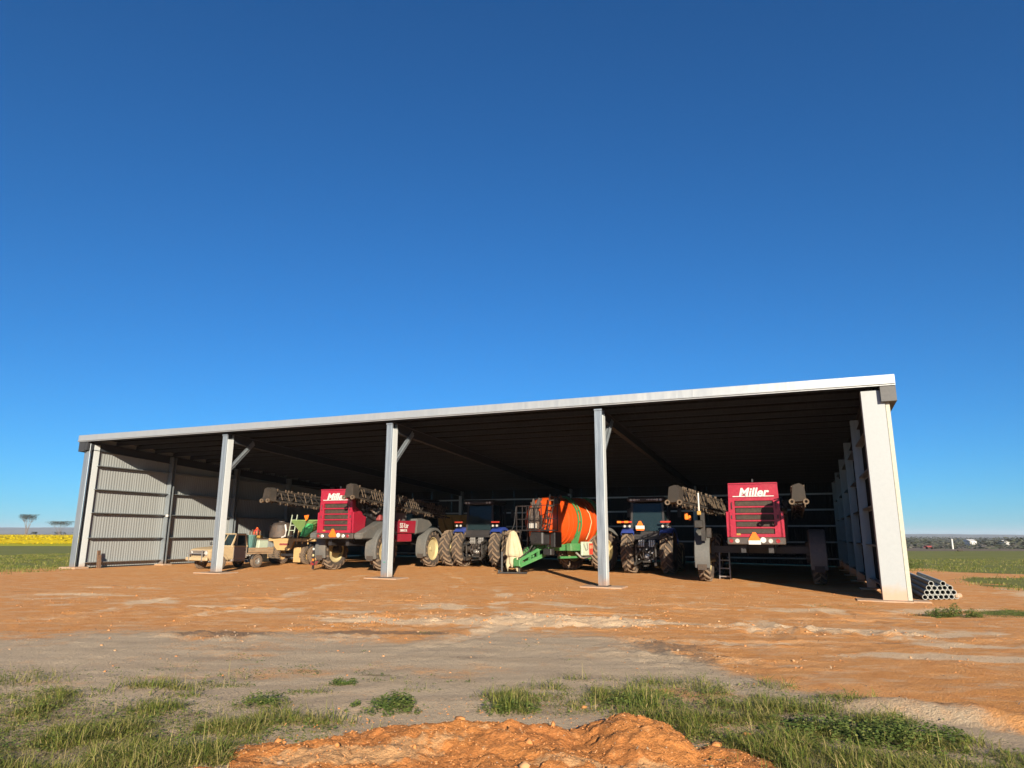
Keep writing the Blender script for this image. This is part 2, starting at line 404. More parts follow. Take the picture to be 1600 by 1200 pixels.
def ground_h(x, y):
    z = base_h(x, y)
    a, d = shed_ad(x, y)
    out = sst(0.5, -2.0, d)+sst(36.5, 39, a)+sst(-.5, -3, a); out = np.clip(out, 0, 1)
    near = sst(70, 20, y)
    z = z+near*out*((fbm(x*.35, y*.35, 3)-.5)*.08+(fbm(x*1.7, y*1.7, 5, 2)-.5)*.018)
    z = z+near*(.35+.65*out)*(fbm(x*4.5, y*4.5, 9, 2)-.5)*.020+near*out*(vnoise(x*9, y*11, 15)-.5)*.012
    rm = rubble_mask(x, y)
    z = z+rm*((np.abs(fbm(x*2.6, y*2.6, 21)-.5))*.30+(fbm(x*9, y*9, 23, 3)-.45)*.09)
    # graded windrow of orange dirt at the right edge
    wr = ell(x, y, 4.35, 7.05, 1.05, .20, -.62, .6); z = z+wr*(.10+.10*(fbm(x*5, y*5, 31)-.4))
    # wheel tracks: shallow ruts with lug prints
    for ti in range(len(TRACKS)):
        s_, n_, m, ends, wd = track_mask(x, y, ti)
        lug = .5+.5*np.sin((s_+np.abs(n_)*.7)*2*math.pi/.34)
        z = z+m*(-.022+.045*lug*sst(.3, .7, fbm(x*.9+5, y*.9, 57, 2)))
        z = z+.035*np.exp(-((np.abs(n_)-wd*1.3)/.1)**2)*ends*fbm(x*3, y*3, 61, 2)
    return z
def build_ground():
    gx = graded(-12, 16, .10, -7000, 7000, 1.10, 260)
    y1 = np.arange(3.2, 20, .085); y2 = np.arange(20.1, 47, .22)
    s = .22; x = y2[-1]; y3 = []
    while x < 9000: s = min(s*1.09, 240); x += s; y3.append(x)
    s = .085; x = 3.2; y0 = []
    while x > -400: s = s*1.25; x -= s; y0.append(x)
    gy = np.concatenate([np.array(y0[::-1]), y1, y2, np.array(y3)])
    X, Y = np.meshgrid(gx, gy); nx, ny = len(gx), len(gy)
    Z = ground_h(X, Y)
    x, y = X.ravel(), Y.ravel()
    V = np.stack([x, y, Z.ravel()], 1)
    i = np.arange(ny-1)[:, None]*nx+np.arange(nx-1)[None, :]
    F = np.stack([i, i+1, i+nx+1, i+nx], -1).reshape(-1, 4)
    a, d = shed_ad(x, y)
    w1 = (fbm(x*.35, y*.5, 71)-.5)*3.0
    # grey sand band: near side of the orange pad on the left, running out to the right foreground
    ybound = np.interp(x, [-30, -9, -6.9, -5.2, -3.7, -1.7, -1.2, 0, 1.2, 2.4, 2.6, 3.3, 4.2, 4.6, 6, 30],
                       [14, 13.2, 13.1, 12.3, 13.0, 12.6, 13.4, 13.9, 13.2, 12.0, 10.2, 8.6, 7.3, 5.8, 3, 2])
    grey = sst(1.8, -1.8, y-ybound+w1*.5)
    grey = np.clip(grey*(.80+.9*(fbm(x*.5, y*1.0, 77)-.5)), 0, 1)
    grey = np.clip(grey + .45*ell(x, y, 7, 12.2, 3.2, .6, -.2)*fbm(x, y*2, 78)+.25*ell(x, y, 4.6, 6.1, 1.0, .25, -.5), 0, 1)
    rm = rubble_mask(x, y)
    pale = np.clip(.95*ell(x, y, 1.5, 14.7, 1.7, 1.1, -.1)+.75*ell(x, y, 5.6, 13.9, 2.2, .6, -.35)+.5*ell(x, y, -1.9, 15.3, 2.4, 1.0)
                   + .85*ell(x, y, 7.2, 10.4, 2.8, .32, -.10)+.6*ell(x, y, 9.0, 13.0, 2.4, .3, -.15)+.55*ell(x, y, 8.5, 11.7, 2.4, .2, -.1)+.5*ell(x, y, 7.6, 13.6, 1.6, .22, 0)
                   + .4*ell(x, y, -7, 17.8, 2.8, .25)+.45*ell(x, y, -3.5, 22.5, 2.0, .5)+.55*ell(x, y, 18.6, 26.2, 3.2, .9, .9)+.5*ell(x, y, 17.2, 23.2, 2.6, .7, .9)
                   + .35*ell(x, y, -11.5, 24, 4, .5, -.2), 0, 1)
    for ti in range(len(TRACKS)):
        s_, n_, m, ends, wd = track_mask(x, y, ti); pale = np.maximum(pale, .62*m*(.4+.9*fbm(x*.9, y*.9, 85, 2)))
    pale = np.clip(pale+.75*sst(.50, .72, fbm(x*.55+3, y*1.1, 87))*sst(26, 18, y)*sst(11.5, 14, y+.35*x), 0, 1)
    pale = pale*(.7+.6*fbm(x*1.2, y*2, 81))
    dark = np.clip(.9*ell(x, y, -5.0, 12.4, 1.0, .35)+.8*ell(x, y, -2.2, 12.9, 1.5, .3, .1)+.7*ell(x, y, 2.5, 11.0, .7, 1.3, .2)+.5*ell(x, y, -.6, 10.1, .5, .25)
                   + .4*ell(x, y, 3.4, 12.9, 1.0, .3)+.45*ell(x, y, -14.5, 24.5, 3.5, .35, -.1)+.4*ell(x, y, -15, 21.5, 2, .4)+.5*ell(x, y, .6, 10.3, .5, .1)+.5*ell(x, y, 1.2, 10.6, .3, .1)+.4*ell(x, y, -2.8, 11.2, .5, .12)
                   + .5*ell(x, y, 3.9, 14.6, .5, .2)+.30*sst(.52, .75, fbm(x*.8, y*2.2, 83))*grey, 0, 1)
    # litter-stained ground under the plants
    dark = np.clip(dark+.40*sst(.5, .7, fbm(x*.7+9, y*1.5, 88))*sst(24, 16, y)*sst(11, 14, y+.3*x)+.55*grass_density(x, y), 0, 1)
    wob = (fbm(x*.12, y*.12, 91)-.5)*5+(fbm(x*.6, y*.6, 92)-.5)*2
    fl = sst(-1.2, 1.2, (y-np.interp(x, [-60, -25, -21, -12, 60], [27.5, 29.6, 31.4, 43, 70]))+wob*.6)*sst(6, 2, x+12)*sst(-1.5, -3.5, a)
    fr = sst(-1.0, 1.0, (y-np.interp(x, [0, 20.5, 24.4, 26, 60], [38.5, 38.8, 38.9, 36, 30]))+wob*.5)*sst(39.5, 42, a)
    fr = np.clip(fr+ell(x, y, 21.5, 29.5, 2.2, 5.5, -.45, .3)*sst(.2, .6, fbm(x*.5, y*.5, 95))+.8*ell(x, y, 13.4, 18.2, 1.8, 1.0, .3, .4)*sst(.3, .6, fbm(x*1.5, y*1.5, 96)), 0, 1)
    behind = sst(24, 27, d)
    green = np.clip(np.maximum(np.maximum(fl, fr), behind), 0, 1)
    stub = sst(-8, 12, y-np.interp(x, [-300, -10, 15, 400], [620, 620, 96, 96])+(fbm(x*.02, y*.02, 97)-.5)*20)
    far = sst(600, 1200, y)
    field = np.stack([green, stub, far], 1); soil = np.stack([grey, pale, dark], 1)
    me = npmesh('ground', V, F, M['soil'], {'soil': soil, 'field': field}, True)
    tag(link('ground', me), kind='structure')
PATCH = [  # x, y, rx, ry, density : grass and weed clumps lying on the sand
    (-4.9, 6.3, 2.6, 1.15, 1.15), (-2.6, 6.3, .9, .55, 1.0), (-3.5, 5.9, 1.3, .75, 1.0), (-2.45, 6.0, .75, .5, .9), (-1.9, 6.6, .45, .28, .9), (-6.5, 7.2, 1.5, .8, .85),
    (-4.95, 7.85, .55, .3, .75), (-6.2, 8.6, .9, .35, .7), (-3.5, 7.8, .25, .15, .7), (-3.05, 7.5, .35, .2, .5), (-4.35, 9.35, .32, .12, .65), (-4.7, 8.75, .22, .10, .6),
    (-2.6, 7.5, .28, .22, .9), (-3.3, 8.95, .35, .16, .8), (-2.8, 9.15, .45, .14, .7), (-3.35, 8.45, .3, .14, .8), (-1.92, 8.45, .17, .09, .9), (-1.42, 8.65, .35, .1, .8),
    (-2.4, 6.9, .5, .22, .5), (-3.9, 8.3, .5, .16, .7), (-2.3, 8.0, .3, .12, .7), (-5.6, 9.0, .6, .14, .6), (-3.0, 6.9, .7, .3, .8), (-1.7, 9.0, .25, .08, .7), (-2.6, 9.6, .3, .08, .6), (-.6, 8.6, .18, .07, .7), (-4.2, 7.2, .6, .25, .9), (.9, 8.7, .3, .1, .6), (1.9, 8.5, .5, .16, .7), (-3.6, 10.0, .3, .08, .5), (-7.0, 8.0, .9, .3, .8), (-1.0, 8.1, .22, .09, .7),
    (.15, 7.75, .45, .25, .85), (.45, 8.2, .4, .16, .6), (.35, 7.3, .55, .25, .9), (-.15, 8.3, .15, .07, .7), (-.95, 9.0, .1, .05, .7),
    (1.4, 7.9, .65, .42, .8), (2.1, 7.75, .85, .55, .85), (1.5, 7.6, .7, .35, .95), (2.4, 7.2, .9, .4, .9), (3.0, 6.9, .7, .35, .85), (1.6, 7.2, .6, .45, 1.0), (2.3, 6.9, .85, .5, .95), (2.1, 6.2, .8, .5, 1.0), (2.8, 6.5, .6, .35, .95), (3.2, 6.2, .6, .28, .9), (2.6, 5.7, .9, .45, 1.0),
    (3.0, 8.45, .35, .2, .45), (3.4, 7.75, .35, .2, .6), (2.9, 7.4, .4, .3, .5), (3.9, 5.7, .6, .25, .6), (.3, 11.0, .14, .08, .6), (-2.15, 10.7, .14, .07, .6), (-1.3, 12.7, .35, .2, .45), (.8, 10.0, .12, .05, .5),
    (10.4, 17.0, .7, .32, 1.0), (12.0, 17.2, .8, .35, .7), (13.2, 17.6, 1.5, .8, .9), (9.2, 19.1, .6, .12, .5), (8.2, 19.2, .4, .12, .5), (15.6, 31.2, 1.4, .3, .5), (17.7, 31.0, 1.3, .4, .7), (20.3, 31.5, 1.5, 2.2, .8), (19.8, 27.0, 1.0, 2.0, .8),
    (-15.3, 26.0, .8, .15, .4), (-13.2, 24.2, .7, .15, .4)]
def grass_density(x, y):
    v = 0
    for (cx, cy, rx, ry, dn) in PATCH:
        v = np.maximum(v, dn*ell(x, y, cx, cy, rx*1.05, ry*1.05, 0, .45))
    return v*sst(.28, .52, fbm(x*3.0, y*3.0, 111, 3)+.15*v)
build_ground()

# foreground spoil mound
def mound_h(x, y):
    cz = np.interp(x, [-2.0, -1.65, -1.27, -.95, -.75, -.5, -.21, .2, .44, .57, .75, .95, 1.08, 1.25, 1.4, 1.55, 1.8],
                   [0, .03, .10, .17, .205, .195, .21, .185, .165, .14, .20, .275, .225, .215, .135, .04, 0])
    yc = 6.25+.10*np.sin(x*2.3)+.15*(fbm(x*1.5, x*0+2, 129, 2)-.5)
    z = cz*sst(.50, .0, y-yc)*(1-.55*sst(0, 1.1, yc-y)-.45*sst(1.0, 2.2, yc-y))
    z = np.maximum(z, .115*ell(x, y, -.95, 5.65, 1.45, .85, .12, .55)+.085*ell(x, y, .95, 5.5, 1.15, .9, 0, .55))
    edge = sst(.0, .10, z)
    n = (fbm(x*2.2, y*2.2, 131, 3)-.5)*.10+(np.abs(fbm(x*3.6, y*4.2, 133, 3)-.5)-.12)*.16+(np.abs(fbm(x*11, y*11, 137, 3)-.5)-.12)*.05+(vnoise(x*22, y*22, 138)-.5)*.022+(vnoise(x*45, y*45, 139)-.5)*.013
    return z*1.0+edge*n-.05
def build_mound():
    gx = np.arange(-2.8, 2.3, .018); gy = np.arange(4.3, 7.9, .02)
    X, Y = np.meshgrid(gx, gy); Z = mound_h(X, Y); nx, ny = len(gx), len(gy)
    x, y = X.ravel(), Y.ravel()
    V = np.stack([x, y, Z.ravel()], 1)
    i = np.arange(ny-1)[:, None]*nx+np.arange(nx-1)[None, :]
    F = np.stack([i, i+1, i+nx+1, i+nx], -1).reshape(-1, 4)
    keep = V[:, 2][F].max(1) > -.03; F = F[keep]
    grey = .95*ell(x, y, -.55, 6.95, .45, .35, 0, .5)+.45*ell(x, y, -1.5, 6.2, .4, .2, 0, .6)
    pale = .8*ell(x, y, -1.25, 5.65, .75, .28, 0, .5)+.7*ell(x, y, .9, 5.45, .9, .12, 0, .5)+.6*ell(x, y, 1.35, 6.75, .35, .10, -.7, .5)+.5*ell(x, y, -.45, 6.0, .5, .2, 0, .6)
    me = npmesh('dirt_mound', V, F, M['mound'], {'soil': np.stack([np.clip(grey, 0, 1), np.clip(pale, 0, 1)], 1)}, True)
    tag(link('dirt_mound', me), kind='structure')
build_mound()
def top_h(x, y):
    g = ground_h(x, y); m = np.where((x > -2.8) & (x < 2.25) & (y > 4.3) & (y < 7.85), mound_h(x, y), -1)
    return np.maximum(g, m)

# lumps and stones ----------------------------------------------------------
ICO = None
def ico():
    global ICO
    if ICO is None:
        b = bmesh.new(); bmesh.ops.create_icosphere(b, subdivisions=1, radius=1); b.verts.ensure_lookup_table()
        ICO = (np.array([v.co[:] for v in b.verts]), np.array([[v.index for v in f.verts] for f in b.faces])); b.free()
    return ICO
def lumps(name, px, py, size, tint, label, cat, flat=.7, sink=.35, mat='stone'):
    iv, fi = ico(); n = len(px); k = len(iv)
    V = np.repeat(iv[None], n, 0)
    V = V*(1+RNG.uniform(-.4, .4, (n, k, 1)))*RNG.uniform(.6, 1.4, (n, 1, 3))
    V[:, :, 2] *= flat
    th = RNG.uniform(0, 6.28, n); c, s = np.cos(th)[:, None], np.sin(th)[:, None]
    X = V[:, :, 0]*c-V[:, :, 1]*s; Y = V[:, :, 0]*s+V[:, :, 1]*c
    V = np.stack([X, Y, V[:, :, 2]], -1)*size[:, None, None]
    V += np.stack([px, py, top_h(px, py)+size*flat*(1-2*sink)*.6], -1)[:, None, :]
    F = (fi[None]+np.arange(n)[:, None, None]*k).reshape(-1, 3)
    T = np.repeat(tint[:, None, :], k, 1).reshape(-1, tint.shape[1])
    me = npmesh(name, V.reshape(-1, 3), F, M[mat], {'tint': T})
    return tag(link(name, me), label, cat, kind='stuff')
n = 15000
px = RNG.uniform(-2.9, 2.5, n); py = RNG.uniform(4.8, 7.9, n); k = (mound_h(px, py) > .0) | ((ell(px, py, -.1, 6.0, 2.3, 1.6, 0, .35) > RNG.random(n)) & (RNG.random(n) < .25)); px, py = px[k], py[k]
sz = .0025+.008*RNG.random(len(px))**4+(RNG.random(len(px)) < .0025)*RNG.uniform(.012, .038, len(px))
tn = np.stack([(RNG.random(len(px)) < .25)*RNG.uniform(.2, .7, len(px)), (RNG.random(len(px)) < .06)*.8], 1)
lumps('mound_clods', px, py, sz, tn, 'crumbly orange and pale clods scattered over the foreground dirt mound', 'dirt clods')
n = 26000
px = RNG.uniform(-9, 11, n); py = RNG.uniform(9, 20, n); k = RNG.random(n) < rubble_mask(px, py)*.9*sst(.35, .65, fbm(px*2, py*2, 191, 2))+.012; px, py = px[k], py[k]
sz = (.006+.022*RNG.random(len(px))**4)*(.7+.3*py/14)
dk = ell(px, py, -5.0, 12.4, 1.2, .6)+ell(px, py, 2.4, 11.0, .9, 1.6)+ell(px, py, -3.0, 13.4, 1.6, .5)
tn = np.stack([(RNG.random(len(px)) < .65)*RNG.uniform(.3, 1, len(px)), np.clip(dk, 0, 1)*.9], 1)
lumps('rubble', px, py, sz, tn, 'pale broken limestone rubble and orange lumps lying across the graded yard', 'rubble')

n = 60000
px = RNG.uniform(-14, 15, n); py = 8.5+RNG.random(n)*16; k = RNG.random(n) < .30*sst(.50, .74, fbm(px*.8, py*1.2, 193, 3)); px, py = px[k], py[k]
sz = (.004+.016*RNG.random(len(px))**5)*(.6+.4*py/12)
tn = np.stack([(RNG.random(len(px)) < .3)*RNG.uniform(.2, .9, len(px)), (RNG.random(len(px)) < .25)*.7], 1)
lumps('yard_crumbs', px, py, sz, tn, 'small crumbs of orange earth scattered across the graded yard', 'earth crumbs')
# grass, weeds ---------------------------------------------------------------
def blades(px, py, hgt, wid, lean, tint, name, label, cat, mat, pz=None):
    n = len(px); th = RNG.uniform(0, 6.28, n); dx, dy = np.cos(th), np.sin(th)
    z0 = (top_h(px, py) if pz is None else pz)-.01
    P = []
    for t, wf in ((0, 1.), (.5, .8), (1., .08)):
        ox = dx*lean*t*t*hgt; oy = dy*lean*t*t*hgt; zz = z0+hgt*t*(1-.25*lean*t)
        P.append(np.stack([px+ox-dy*wid*wf/2, py+oy+dx*wid*wf/2, zz], -1)); P.append(np.stack([px+ox+dy*wid*wf/2, py+oy-dx*wid*wf/2, zz], -1))
    V = np.stack(P, 1).reshape(-1, 3); b = np.arange(n)[:, None]*6
    F = np.concatenate([b+np.array([0, 1, 3, 2]), b+np.array([2, 3, 5, 4])])
    T = np.repeat(tint[:, None, :], 6, 1).reshape(-1, tint.shape[1])
    me = npmesh(name, V, F, M[mat], {'tint': T})
    return tag(link(name, me), label, cat, kind='stuff')
def scatter(n, x0, x1, y0, y1, dens, thr=1.0):
    px = RNG.uniform(x0, x1, n); py = RNG.uniform(y0, y1, n); d = dens(px, py)
    k = RNG.random(n) < d*thr; return px[k], py[k], d[k]
mnd = lambda x, y: (mound_h(x, y) < .012)
gd = lambda x, y: grass_density(x, y)*mnd(x, y)
px, py, dd = scatter(340000, -8, 4.8, 4.9, 9.7, lambda x, y: gd(x, y)*sst(9.5, 7.0, y+np.abs(x)*.0)*sst(.2, .75, fbm(x*1.2, y*1.2, 151, 2)+.45*(y < 7.0)), .95)
n = len(px); hg = RNG.uniform(.03, .12, n)*(.25+1.3*sst(.3, .75, fbm(px*2.6, py*2.6, 153, 2)))*(1+.5*(RNG.random(n) < .06))
tn = np.stack([RNG.random(n), (RNG.random(n) < .15+.35*fbm(px*1.3, py*1.3, 157, 2))*RNG.uniform(.3, 1, n)], 1)
blades(px, py, hg, RNG.uniform(.004, .009, n), RNG.uniform(.3, 2.0, n), tn, 'grass', 'short green grass growing in patches on the sandy foreground', 'grass', 'grass')
px, py, dd = scatter(9000, -8, 4.8, 4.9, 9.0, lambda x, y: gd(x, y)*sst(.35, .7, fbm(x*1.7, y*1.7, 155, 2)), .35)
n = len(px); tn = np.stack([RNG.random(n), (RNG.random(n) < .55)*RNG.uniform(.3, 1, n)], 1)
blades(px, py, RNG.uniform(.12, .26, n), RNG.uniform(.003, .006, n), RNG.uniform(.05, .5, n), tn, 'seed_stalks', 'taller thin grass stalks standing above the foreground grass', 'grass', 'grass')
def leaves(px, py, hmax, size, tint, name, label, cat, mat, pz=None):
    n = len(px); z0 = top_h(px, py) if pz is None else pz
    zz = z0+RNG.random(n)*hmax; th = RNG.uniform(0, 6.28, n); tl = RNG.uniform(-.9, .9, n)
    ax = np.stack([np.cos(th), np.sin(th), np.zeros(n)], 1); bx = np.stack([-np.sin(th)*np.cos(tl), np.cos(th)*np.cos(tl), np.sin(tl)], 1)
    c = np.stack([px, py, zz], 1); s = size[:, None]
    V = np.stack([c-ax*s, c-bx*s*.55, c+ax*s, c+bx*s*.55], 1).reshape(-1, 3)
    F = np.arange(n*4).reshape(-1, 4)
    T = np.repeat(tint[:, None, :], 4, 1).reshape(-1, tint.shape[1])
    return npmesh(name, V, F, M[mat], {'tint': T})
def weedcover():
    px, py, dd = scatter(520000, -8, 16, 4.9, 20, lambda x, y: gd(x, y)*sst(.42, .62, fbm(x*4, y*4, 161, 3)+.12*(y > 7.2)+.14*(x > .9)+.08*(x < -1.5)), .95)
    n = len(px); tn = np.stack([RNG.random(n), (RNG.random(n) < .18)*RNG.random(n)], 1)
    me = leaves(px, py, .02+.13*sst(.35, .7, fbm(px*4, py*4, 163, 2))*(.5+.6*dd), RNG.uniform(.006, .017, n)*(.8+.02*py), tn, 'ground_weeds', None, None, 'weed')
    tag(link('ground_weeds', me), 'low broad-leaved weeds spreading over the sand around the mound', 'weeds', kind='stuff')
weedcover()
# dry litter on the grey sand
px, py, dd = scatter(60000, -9, 8, 5.5, 15, lambda x, y: np.clip(.10+.9*rubble_mask(x, y)*(y < 13.6)+.6*ell(x, y, 2.6, 9.8, 1.2, 2.2)+.35*gd(x, y), 0, 1)*sst(.4, .65, fbm(x*1.5, y*1.5, 171, 3)), .5)
n = len(px); tn = np.stack([RNG.random(n), (RNG.random(n) < .3)*1.], 1)
blades(px, py, RNG.uniform(.015, .05, n), RNG.uniform(.006, .016, n), RNG.uniform(1., 3.0, n), tn, 'dry_litter', 'dry straw and twigs strewn over the grey sand', 'litter', 'twig')
# rougher paddock grass at the field edges, left and right of the shed
def paddock(name, n, x0, x1, y0, y1, f, label, hh):
    px, py, dd = scatter(n, x0, x1, y0, y1, f); m = len(px)
    tn = np.stack([RNG.random(m), (RNG.random(m) < .3)*RNG.random(m)], 1)
    blades(px, py, RNG.uniform(.5, 1.3, m)*hh, RNG.uniform(.015, .04, m), RNG.uniform(.2, .9, m), tn, name, label, 'grass', 'grass')
paddock('paddock_grass', 60000, -40, -21.5, 29, 62, lambda x, y: sst(-1, 2, y-np.interp(x, [-60, -25, -21], [27.5, 29.6, 31.4])+(fbm(x*.5, y*.5, 92)-.5)*3)*sst(.35, .6, fbm(x*.8, y*.8, 181, 3))*.7, 'green paddock grass at the left edge of the orange pad', .12)
paddock('verge_grass', 60000, 12, 42, 20, 60, lambda x, y: np.clip(sst(-1, 1.5, y-np.interp(x, [12, 20.5, 24.4, 26, 60], [38.5, 38.8, 38.9, 36, 30]))+ell(x, y, 21.5, 29.5, 2.2, 5.5, -.45, .3), 0, 1)*sst(.35, .6, fbm(x*.8, y*.8, 183, 3))*.7*(shed_ad(x, y)[0] > 38.8), 'green verge grass beyond the bare ground right of the shed', .12)

# single weed clumps one can point at
def weed_clump(cx, cy, rx, ry, h, n, label, cat='weed clump', sz=.02, tall=0):
    n = int(n*2.6); th = RNG.uniform(0, 6.28, n); r = np.sqrt(RNG.random(n))*(1.0+.45*vnoise(np.cos(th)*2+cx, np.sin(th)*2+cy, 7))
    px = cx+rx*r*np.cos(th); py = cy+ry*r*np.sin(th)
    kx = 3.2/max(rx, .25); lump = .55*vnoise(px*kx, py*kx, 3)+.45*vnoise(px*kx*2.7, py*kx*2.7, 13); k = lump > .30+.28*r; px, py, r, lump = px[k], py[k], r[k], lump[k]; n = len(px)
    hz = h*(1.25-.75*r**2)*(.25+1.1*lump)
    tn = np.stack([RNG.random(n), (RNG.random(n) < .12)*RNG.random(n)], 1)
    z0 = top_h(px, py)
    me = leaves(px, py, hz, RNG.uniform(.35, 1.1, n)*sz*.72, tn, 'weed_clump', None, None, 'weed', z0)
    root = thing('weed_clump', label, cat, (0, 0, 0)); root.location = (cx, cy, float(top_h(np.array([cx]), np.array([cy]))[0]))
    me.transform(Matrix.Translation(-root.location))
    link('leaf_mass', me, root)['kind'] = 'stuff'
    sb = MB()
    for q in range(14):
        t = random.uniform(0, 6.28); rr = random.uniform(.3, .9)
        sb.tube([(0, 0, -.01), (rx*rr*.5*math.cos(t), ry*rr*.5*math.sin(t), h*.45), (rx*rr*math.cos(t), ry*rr*math.sin(t), h*random.uniform(.3, .75))], [.006, .004, .002], 4)
    sb.build('stem', M['weed'], root)
    if tall:
        m = tall; bx = cx+RNG.normal(0, rx*.25, m); by = cy+RNG.normal(0, ry*.3, m)
        n2 = m; tn = np.stack([RNG.random(n2), (RNG.random(n2) < .35)*RNG.random(n2)], 1)
        o = blades(bx, by, RNG.uniform(.1, .3, m), RNG.uniform(.005, .011, m), RNG.uniform(.2, .8, m), tn, 'grass_blade', None, None, 'grass')
        o.data.transform(Matrix.Translation(-root.location)); o.parent = root
weed_clump(-1.22, 7.30, .34, .26, .13, 2600, 'lush dark green weed at the left shoulder of the orange mound', sz=.022)
weed_clump(-.05, 7.25, .28, .2, .11, 1500, 'weed clump with long grass blades behind the middle of the mound', sz=.02, tall=60)
weed_clump(1.35, 7.35, .38, .28, .14, 2000, 'tall seeding grass clump directly behind the mound peak', sz=.018, tall=120)
weed_clump(-2.55, 7.5, .27, .2, .12, 1300, 'upright green weed alone on the grey sand left of the mound', sz=.02)
weed_clump(-1.93, 8.46, .16, .1, .09, 700, 'small round green weed on bare grey sand', sz=.018)
weed_clump(3.35, 6.3, .5, .3, .16, 3000, 'large leafy weed at the lower right beside bare orange soil', sz=.026)
weed_clump(2.75, 6.55, .45, .3, .16, 2600, 'dense broad-leaved weed in the right foreground grass', sz=.026)
weed_clump(10.45, 17.0, .65, .3, .22, 2600, 'green weed in front of the pipe stack', sz=.035)
weed_clump(22.2, 44.5, 1.5, .8, 1.25, 2600, 'tall green bush just beyond the right shed corner', 'bush', sz=.09)
weed_clump(24.4, 43.0, .8, .5, .6, 1000, 'smaller green bush right of the tall one beyond the shed', 'bush', sz=.08)

# ------------------------------------------------------------------ far country
def canola():
    # a block of crop with a dense top, one metre high
    n = 60000
    py = 101+RNG.random(n)**2.2*430; px = -RNG.random(n)*(py*.9+40)+6
    tn = np.stack([RNG.random(n), (RNG.random(n) < .04)*1.], 1)
    z = np.interp(px, [-500, 6], [0, 0])
    s = RNG.uniform(.16, .30, n)*(1+(py-101)/180)
    me = leaves(px, py, np.full(n, .25), s*.7, tn, 'canola_flowers', None, None, 'canola', z+.12+.6*sst(101, 104, py))
    V = []; F = []
    tag(link('canola_flowers', me), 'yellow canola flowers in the far field left of the shed', 'crop', kind='stuff')
    gx = np.linspace(-560, 8, 60); gy = np.concatenate([[100.5], np.linspace(101, 104, 5), np.linspace(108, 540, 40)])
    X, Y = np.meshgrid(gx, gy); Z = np.where(Y < 100.9, -.2, .25+.6*sst(101, 104, Y)+(vnoise(X*.7, Y*.7, 5)-.5)*.2)
    nx, ny = len(gx), len(gy); i = np.arange(ny-1)[:, None]*nx+np.arange(nx-1)[None, :]
    F = np.stack([i, i+1, i+nx+1, i+nx], -1).reshape(-1, 4)
    T = np.zeros((nx*ny, 2)); T[:, 0] = .4; T[:, 1] = .9*(Y.ravel() < 101.5)
    tag(link('canola_crop', npmesh('canola_crop', np.stack([X.ravel(), Y.ravel(), Z.ravel()], 1), F, M['canola'], {'tint': T})), 'flat block of yellow flowering canola beyond the green field', 'crop', kind='stuff')
canola()
def hills():
    t = NT('distant_bush_hills'); c = t.mix(t.ramp(t.noise(.004, 6, .7), .35, .65), (.045, .055, .045), (.10, .095, .07)); t.l(c, t.b.inputs['Base Color']); t.setb(Roughness=1)
    x = np.linspace(-6500, 6500, 260); rows = []
    prof = np.interp(x, [-6500, -4200, -3000, -2300, -1500, -600, 600, 1600, 2600, 3300, 6500], [30, 42, 40, 37, 30, 26, 22, 18, 16, 14, 10])+(fbm(x*.004, x*0, 5)-.5)*12
    ys = [3600, 4000, 4400, 5200]
    V = np.concatenate([np.stack([x, np.full_like(x, yy), zz], 1) for yy, zz in zip(ys, (x*0-8, prof*.75-3, prof, x*0-8))])
    nx = len(x); i = np.arange(3)[:, None]*nx+np.arange(nx-1)[None, :]
    F = np.stack([i, i+1, i+nx+1, i+nx], -1).reshape(-1, 4)
    tag(link('hills', npmesh('hills', V, F, t.m, None, True)), kind='structure')
hills()
def tree(loc, H, Wd, label, crown_frac=.25, stems=6, seed=1, n=900, cat='tree', name='gum_tree', leaf=.30, group=None):
    rr = np.random.default_rng(seed); root = thing(name, label, cat, loc, 0, group)
    tb = MB(); tips = []
    for k in range(stems):
        a = 6.28*k/stems+rr.uniform(-.4, .4); e = Wd*.5*rr.uniform(.35, .85)
        tip = Vector((math.cos(a)*e, math.sin(a)*e*.8, H*(1-crown_frac*rr.uniform(.4, .8))))
        r0 = H*.009
        tb.tube([(math.cos(a)*Wd*.06, math.sin(a)*.25, -.2), (tip.x*.22, tip.y*.22, H*.3), (tip.x*.6, tip.y*.6, H*.62), tip], [r0, r0*.75, r0*.5, r0*.25], 5)
        tips.append(tip)
        for q in range(3):
            b = rr.uniform(-1, 1, 2)*Wd*.2; t2 = Vector((tip.x+b[0], tip.y+b[1], H*(1-crown_frac*rr.uniform(.1, .5))))
            tb.tube([(tip.x*.6, tip.y*.6, H*.62), ((tip.x*.8+t2.x)*.5, (tip.y*.8+t2.y)*.5, H*.75), t2], [r0*.4, r0*.3, r0*.15], 4); tips.append(t2)
    tb.build('trunk', M['bark'], root)
    T = np.array([t[:] for t in tips]); idx = rr.integers(0, len(T), n)
    P = T[idx]+rr.normal(0, 1, (n, 3))*np.array([Wd*.085, Wd*.085, H*crown_frac*.20]); P[:, 2] = np.minimum(P[:, 2], H+rr.normal(0, .1, n))
    tn = np.stack([rr.random(n), (rr.random(n) < .2)*rr.random(n)], 1)
    me = leaves(P[:, 0], P[:, 1], 0*P[:, 2], rr.uniform(.6, 1.3, n)*leaf, tn, 'crown', None, None, 'gumleaf', P[:, 2])
    link('crown', me, root)
tree((-347, 500, 0), 15.2, 10, 'umbrella-topped gum on thin bare trunks beyond the canola, farther left', .26, 11, 4, 2200)
tree((-329, 508, 0), 10.6, 14, 'lower, wider flat-topped gum beyond the canola, beside the shed wall', .30, 11, 5, 2200)
